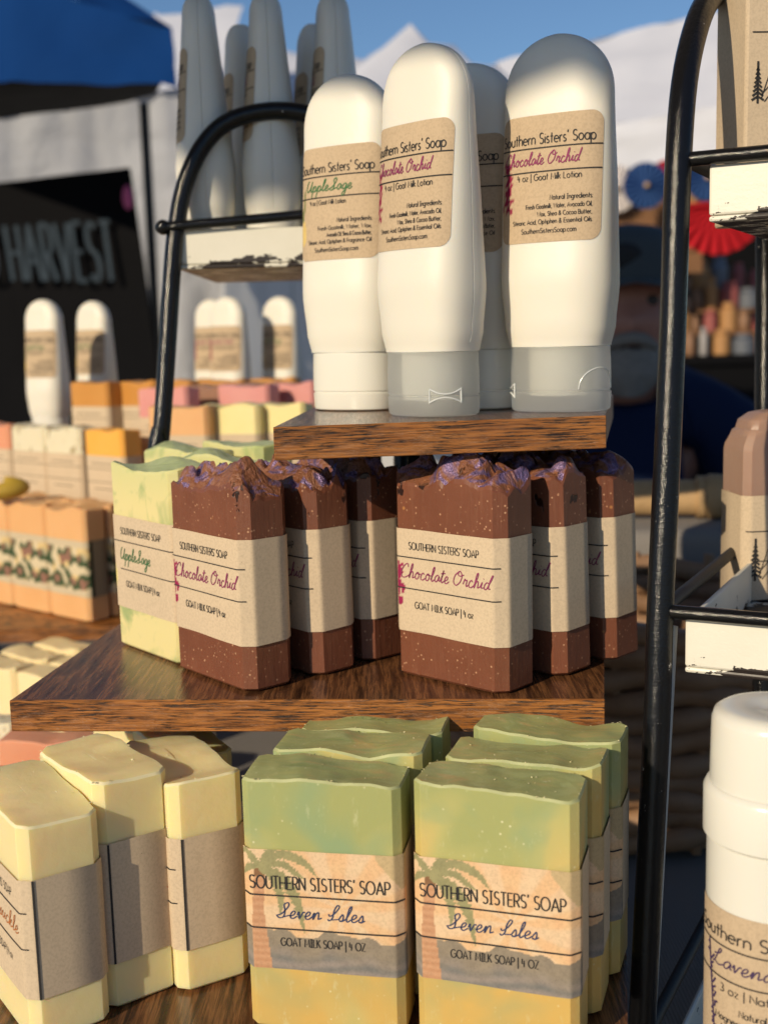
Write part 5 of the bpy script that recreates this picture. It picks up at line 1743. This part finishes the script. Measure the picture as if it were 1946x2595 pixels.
A0, A1, A2, A3 = at(-62, 712, 4.955), at(300, 712, 4.955), at(280, 562, 5.0), at(-86, 578, 5.0)
def ban(s, t, lift=0.0):
    p = (A0 * (1 - s) + A1 * s) * (1 - t) + (A3 * (1 - s) + A2 * s) * t
    return p + V((0, -.02, 0)) - bn.location
st_ = text('ED HARVEST', 1.0, 0, 0, width=1.0, sp=.24)
mb = MB()
for p in st_:
    q = [ban(a, b_) for a, b_ in p]
    for k in range(len(q) - 1):
        d_ = (q[k + 1] - q[k])
        if d_.length < 1e-5: continue
        nn = d_.cross(V((0, 1, 0))).normalized() * .0095
        mb.add([q[k] + nn, q[k] - nn, q[k + 1] - nn, q[k + 1] + nn], [(0, 1, 2, 3)])
mb.build('lettering', M['banner_ink'], cloth)
m = ell(tuple(at(324, 500, 4.98) - bn.location), (.022, .012, .05))
m.build('pink_emblem', M['pink_ink'], cloth, smooth=60)

# white tents beyond
WM = (M['white_canvas'], M['white_canvas'], M['steel'])
pk1 = at(1040, 58, 8.0)
canopy('white_tent', (pk1.x, pk1.y), 1.5, 1.5, R(24), pk1.z - 1.05, pk1.z, WM, 'white peaked tent rising between the lotion bottles against the sky', sag=.1)
t3 = empty('white_tent', pos(1700, 7.5, -CZ), 0, 'large white canopy at upper right behind the black arch', 'tent')
L = Local(t3)
eL, eR, rL, rR = at(1115, 392, 7.2), at(2500, 152, 6.4), at(1262, 156, 8.6), at(2500, -125, 8.0)
L.put(quad_cloth(eL, eR, rR, rL, 30, 12, .05, 4.0, 21), 'roof', M['white_canvas'], smooth=60)
bL, bR = V((eL.x - .1, rL.y + 1.4, eL.z)), V((eR.x, rR.y + 1.4, eR.z))
L.put(quad_cloth(bR, bL, rL, rR, 20, 8, .03, 4.0, 22), 'back_roof', M['white_canvas'], smooth=60)
L.put(quad_cloth(bL, eL, (rL + eL.lerp(rL, .99)) / 2, rL, 8, 8, .02, 4.0, 23), 'hip', M['white_canvas'], smooth=60)
dn = V((0, 0, -.27))
fr = V((0, -.012, .002))
L.put(quad_cloth(eL + dn + fr, eR + dn + fr, eR + fr, eL + fr, 40, 5, .03, 6.0, 24), 'valance', M['white_canvas'], smooth=60)
for q in (eL, eR, bL, bR):
    if q is eL: continue
    m = MB()
    m.tube([V((q.x, q.y, 0)), V((q.x, q.y, q.z - .03))], .02, 8)
    L.put(m, 'pole', M['steel'], smooth=50)
pk4 = at(396, 30, 9.5)
canopy('white_tent', (pk4.x, pk4.y), 1.2, 1.2, R(30), pk4.z - 1.0, pk4.z, WM, 'white tent peak just right of the blue tent corner', sag=.1)
pk5 = at(640, 118, 11.0)
canopy('white_tent', (pk5.x, pk5.y), 2.4, 1.6, R(-6), pk5.z - .62, pk5.z, WM, 'long white tent roof behind the bottles on the rack tray', sag=.1)
sw = empty('tent_wall', V((-.62, 5.0, 0)), 0, 'shaded white side walls of a tent seen under the rack tray', 'tent wall')
L = Local(sw)
w0, w1 = pos(560, 4.6, .62), pos(800, 7.0, .95)
L.put(quad_cloth(V((w0.x, w0.y, .02)), V((w1.x, w1.y, .02)), w1, w0, 30, 10, .07, 5.0, 8), 'side_wall', M['grey_canvas'], smooth=60)
w2, w3 = pos(600, 8.2, .9), pos(1330, 9.0, .8)
L.put(quad_cloth(V((w2.x, w2.y + .5, .02)), V((w3.x, w3.y, .02)), w3, w2 + V((0, .5, 0)), 30, 10, .05, 5.0, 9), 'back_wall', M['grey_canvas'], smooth=60)

# stall under the right canopy: timber, paper rosettes, goods
tm = empty('timber_stall', pos(1600, 4.6, -CZ), 0, 'brown timber stall front behind the seated person', 'stall')
L = Local(tm)
for k in range(4):
    b = MB()
    z = at(1560, 520, 4.6).z - .085 * k + .03
    b.box((pos(1560, 4.6, 0).x - .12, 4.75, z), (.95, .03, .080))
    L.put(b, 'plank', M['beam'])
for px in (1400, 1690):
    b = MB()
    q = pos(px, 4.7, 0)
    b.box((q.x, q.y + .06, at(1560, 520, 4.6).z / 2), (.07, .07, at(1560, 520, 4.6).z))
    L.put(b, 'post', M['beam'])
def rosette(p, r, mat, label, grp, tilt=0.0):
    e = empty('paper_rosette', p, 0, label, 'paper rosette', grp)
    m = MB()
    N = 40
    vs = [(0, -.01, 0)]
    for k in range(N):
        a = 2 * math.pi * k / N
        o = -.014 if k % 2 else .014
        vs += [(r * .3 * math.cos(a), o * .3, r * .3 * math.sin(a)), (r * math.cos(a), o, r * math.sin(a))]
    fs = []
    for k in range(N):
        a, b_ = 1 + 2 * k, 1 + 2 * ((k + 1) % N)
        fs += [(0, a, b_), (a, a + 1, b_ + 1, b_)]
    m.add(vs, fs)
    m.build('pleated_disc', mat, e)
    m = ell((0, -.016, 0), (r * .12, .006, r * .12), 14, 6)
    m.build('centre', M['bunting_tan'], e, smooth=60)
    return e
PR = 'paper rosettes hung under the right canopy'
for px, py, d, r, mt, lb in ((1636, 470, 4.4, .085, 'bunting_blue', 'blue pleated paper rosette beside the right lotion bottle'), (1558, 478, 4.55, .09, 'bunting_white', 'pale paper rosette half hidden by the right lotion bottle'),
                             (1790, 450, 4.4, .085, 'bunting_blue', 'dark blue paper rosette just right of the black arch tube'), (1770, 510, 4.5, .10, 'bunting_tan', 'tan paper rosette between the black tube and the upper tray'),
                             (1690, 455, 4.6, .075, 'red', 'red paper rosette mostly behind the black arch tube')):
    rosette(at(px, py, d), r, M[mt], lb, PR)
rf = empty('red_swag', at(1815, 580, 4.2), 0, 'red pleated half round swag under the upper white tray', 'swag')
m = MB()
N = 24
vs = [(0, 0, .08)]
for k in range(N + 1):
    a = math.pi + math.pi * k / N
    vs.append((.175 * math.cos(a), .016 * (1 if k % 2 else -1), .08 + .17 * math.sin(a)))
m.add(vs, [(0, k + 1, k + 2) for k in range(N)])
m.build('pleats', M['red'], rf)
m = MB()
m.box((0, 0, .085), (.36, .03, .012))
m.build('hem', M['red'], rf)
gs = empty('goods_table', pos(1860, 4.5, -CZ), 0, 'dark draped table crowded with jars at right background', 'table')
L = Local(gs)
zt_ = at(1860, 905, 4.5).z
b = MB()
b.box((pos(1860, 4.6, 0).x, 4.9, zt_ - .01), (1.7, .9, .03))
L.put(b, 'tabletop', M['black_cloth'])
b = MB()
b.box((pos(1860, 4.6, 0).x, 4.9, (zt_ - .03) / 2), (1.66, .86, zt_ - .03))
L.put(b, 'drape', M['black_cloth'])
b = MB()
for k in range(3):
    b = MB()
    b.box((pos(1860, 4.6, 0).x, 4.88 + .12 * k, zt_ + .09 * (k + 1)), (1.1, .11, .012))
    L.put(b, 'shelf', M['beam'])
jm = []
for k in range(8):
    r = random.Random(k)
    rr_, hh = r.uniform(.018, .04), r.uniform(.06, .12)
    mb = lathe([(0, rr_ * .9), (.004, rr_), (hh * .7, rr_), (hh * .82, rr_ * .62), (hh * .84, rr_ * .7), (hh, rr_ * .7)], 14)
    jm.append((mb.mesh('jar', M['goods%d' % k], smooth=40), rr_))
r = random.Random(11)
for k in range(4):
    x = pos(1690, 4.7, 0).x
    while x < pos(2060, 4.7, 0).x:
        me, rr_ = r.choice(jm)
        x += rr_
        o = link('jar', me, None, V((x, (4.72 if k == 0 else 4.76 + .12 * k), zt_ + .0055 + (.09 * k + .0015 if k else .0))), r.random() * 6)
        q = r.uniform(.7, 1.25)
        o.scale = (q, q, r.uniform(.65, 1.3))
        tag(o, 'small blurred jar among many on the crowded table in the right background', 'jar', 'jars on the far table')
        x += rr_ + r.uniform(.0, .015)
dw = empty('black_backdrop', pos(1750, 7.5, -CZ), 0, 'black cloth backdrop hanging behind the right stall', 'backdrop cloth')
L = Local(dw)
w0, w1 = pos(1380, 7.4, .62), pos(2500, 7.4, .62)
L.put(quad_cloth(V((w0.x, w0.y, .02)), V((w1.x, w1.y, .02)), w1, w0, 24, 8, .05, 5.0, 12), 'cloth', M['black_cloth'], smooth=60)

# far tree line so that nothing ends at the horizon
r = random.Random(5)
m = MB()
for k in range(900):
    x, y, z = r.uniform(-40, 40), 55 + r.uniform(-4, 4), abs(r.gauss(0, 2.0)) + .3
    s = r.uniform(.5, 1.1)
    a, c = V((r.uniform(-1, 1), r.uniform(-1, 1), r.uniform(-1, 1))).normalized() * s, V((r.uniform(-1, 1), r.uniform(-1, 1), r.uniform(-1, 1))).normalized() * s
    p = V((x, y, z))
    m.add([p - a, p + c, p + a, p - c], [(0, 1, 2, 3)])
tag(m.build('treeline', M['leaf']), kind='stuff')
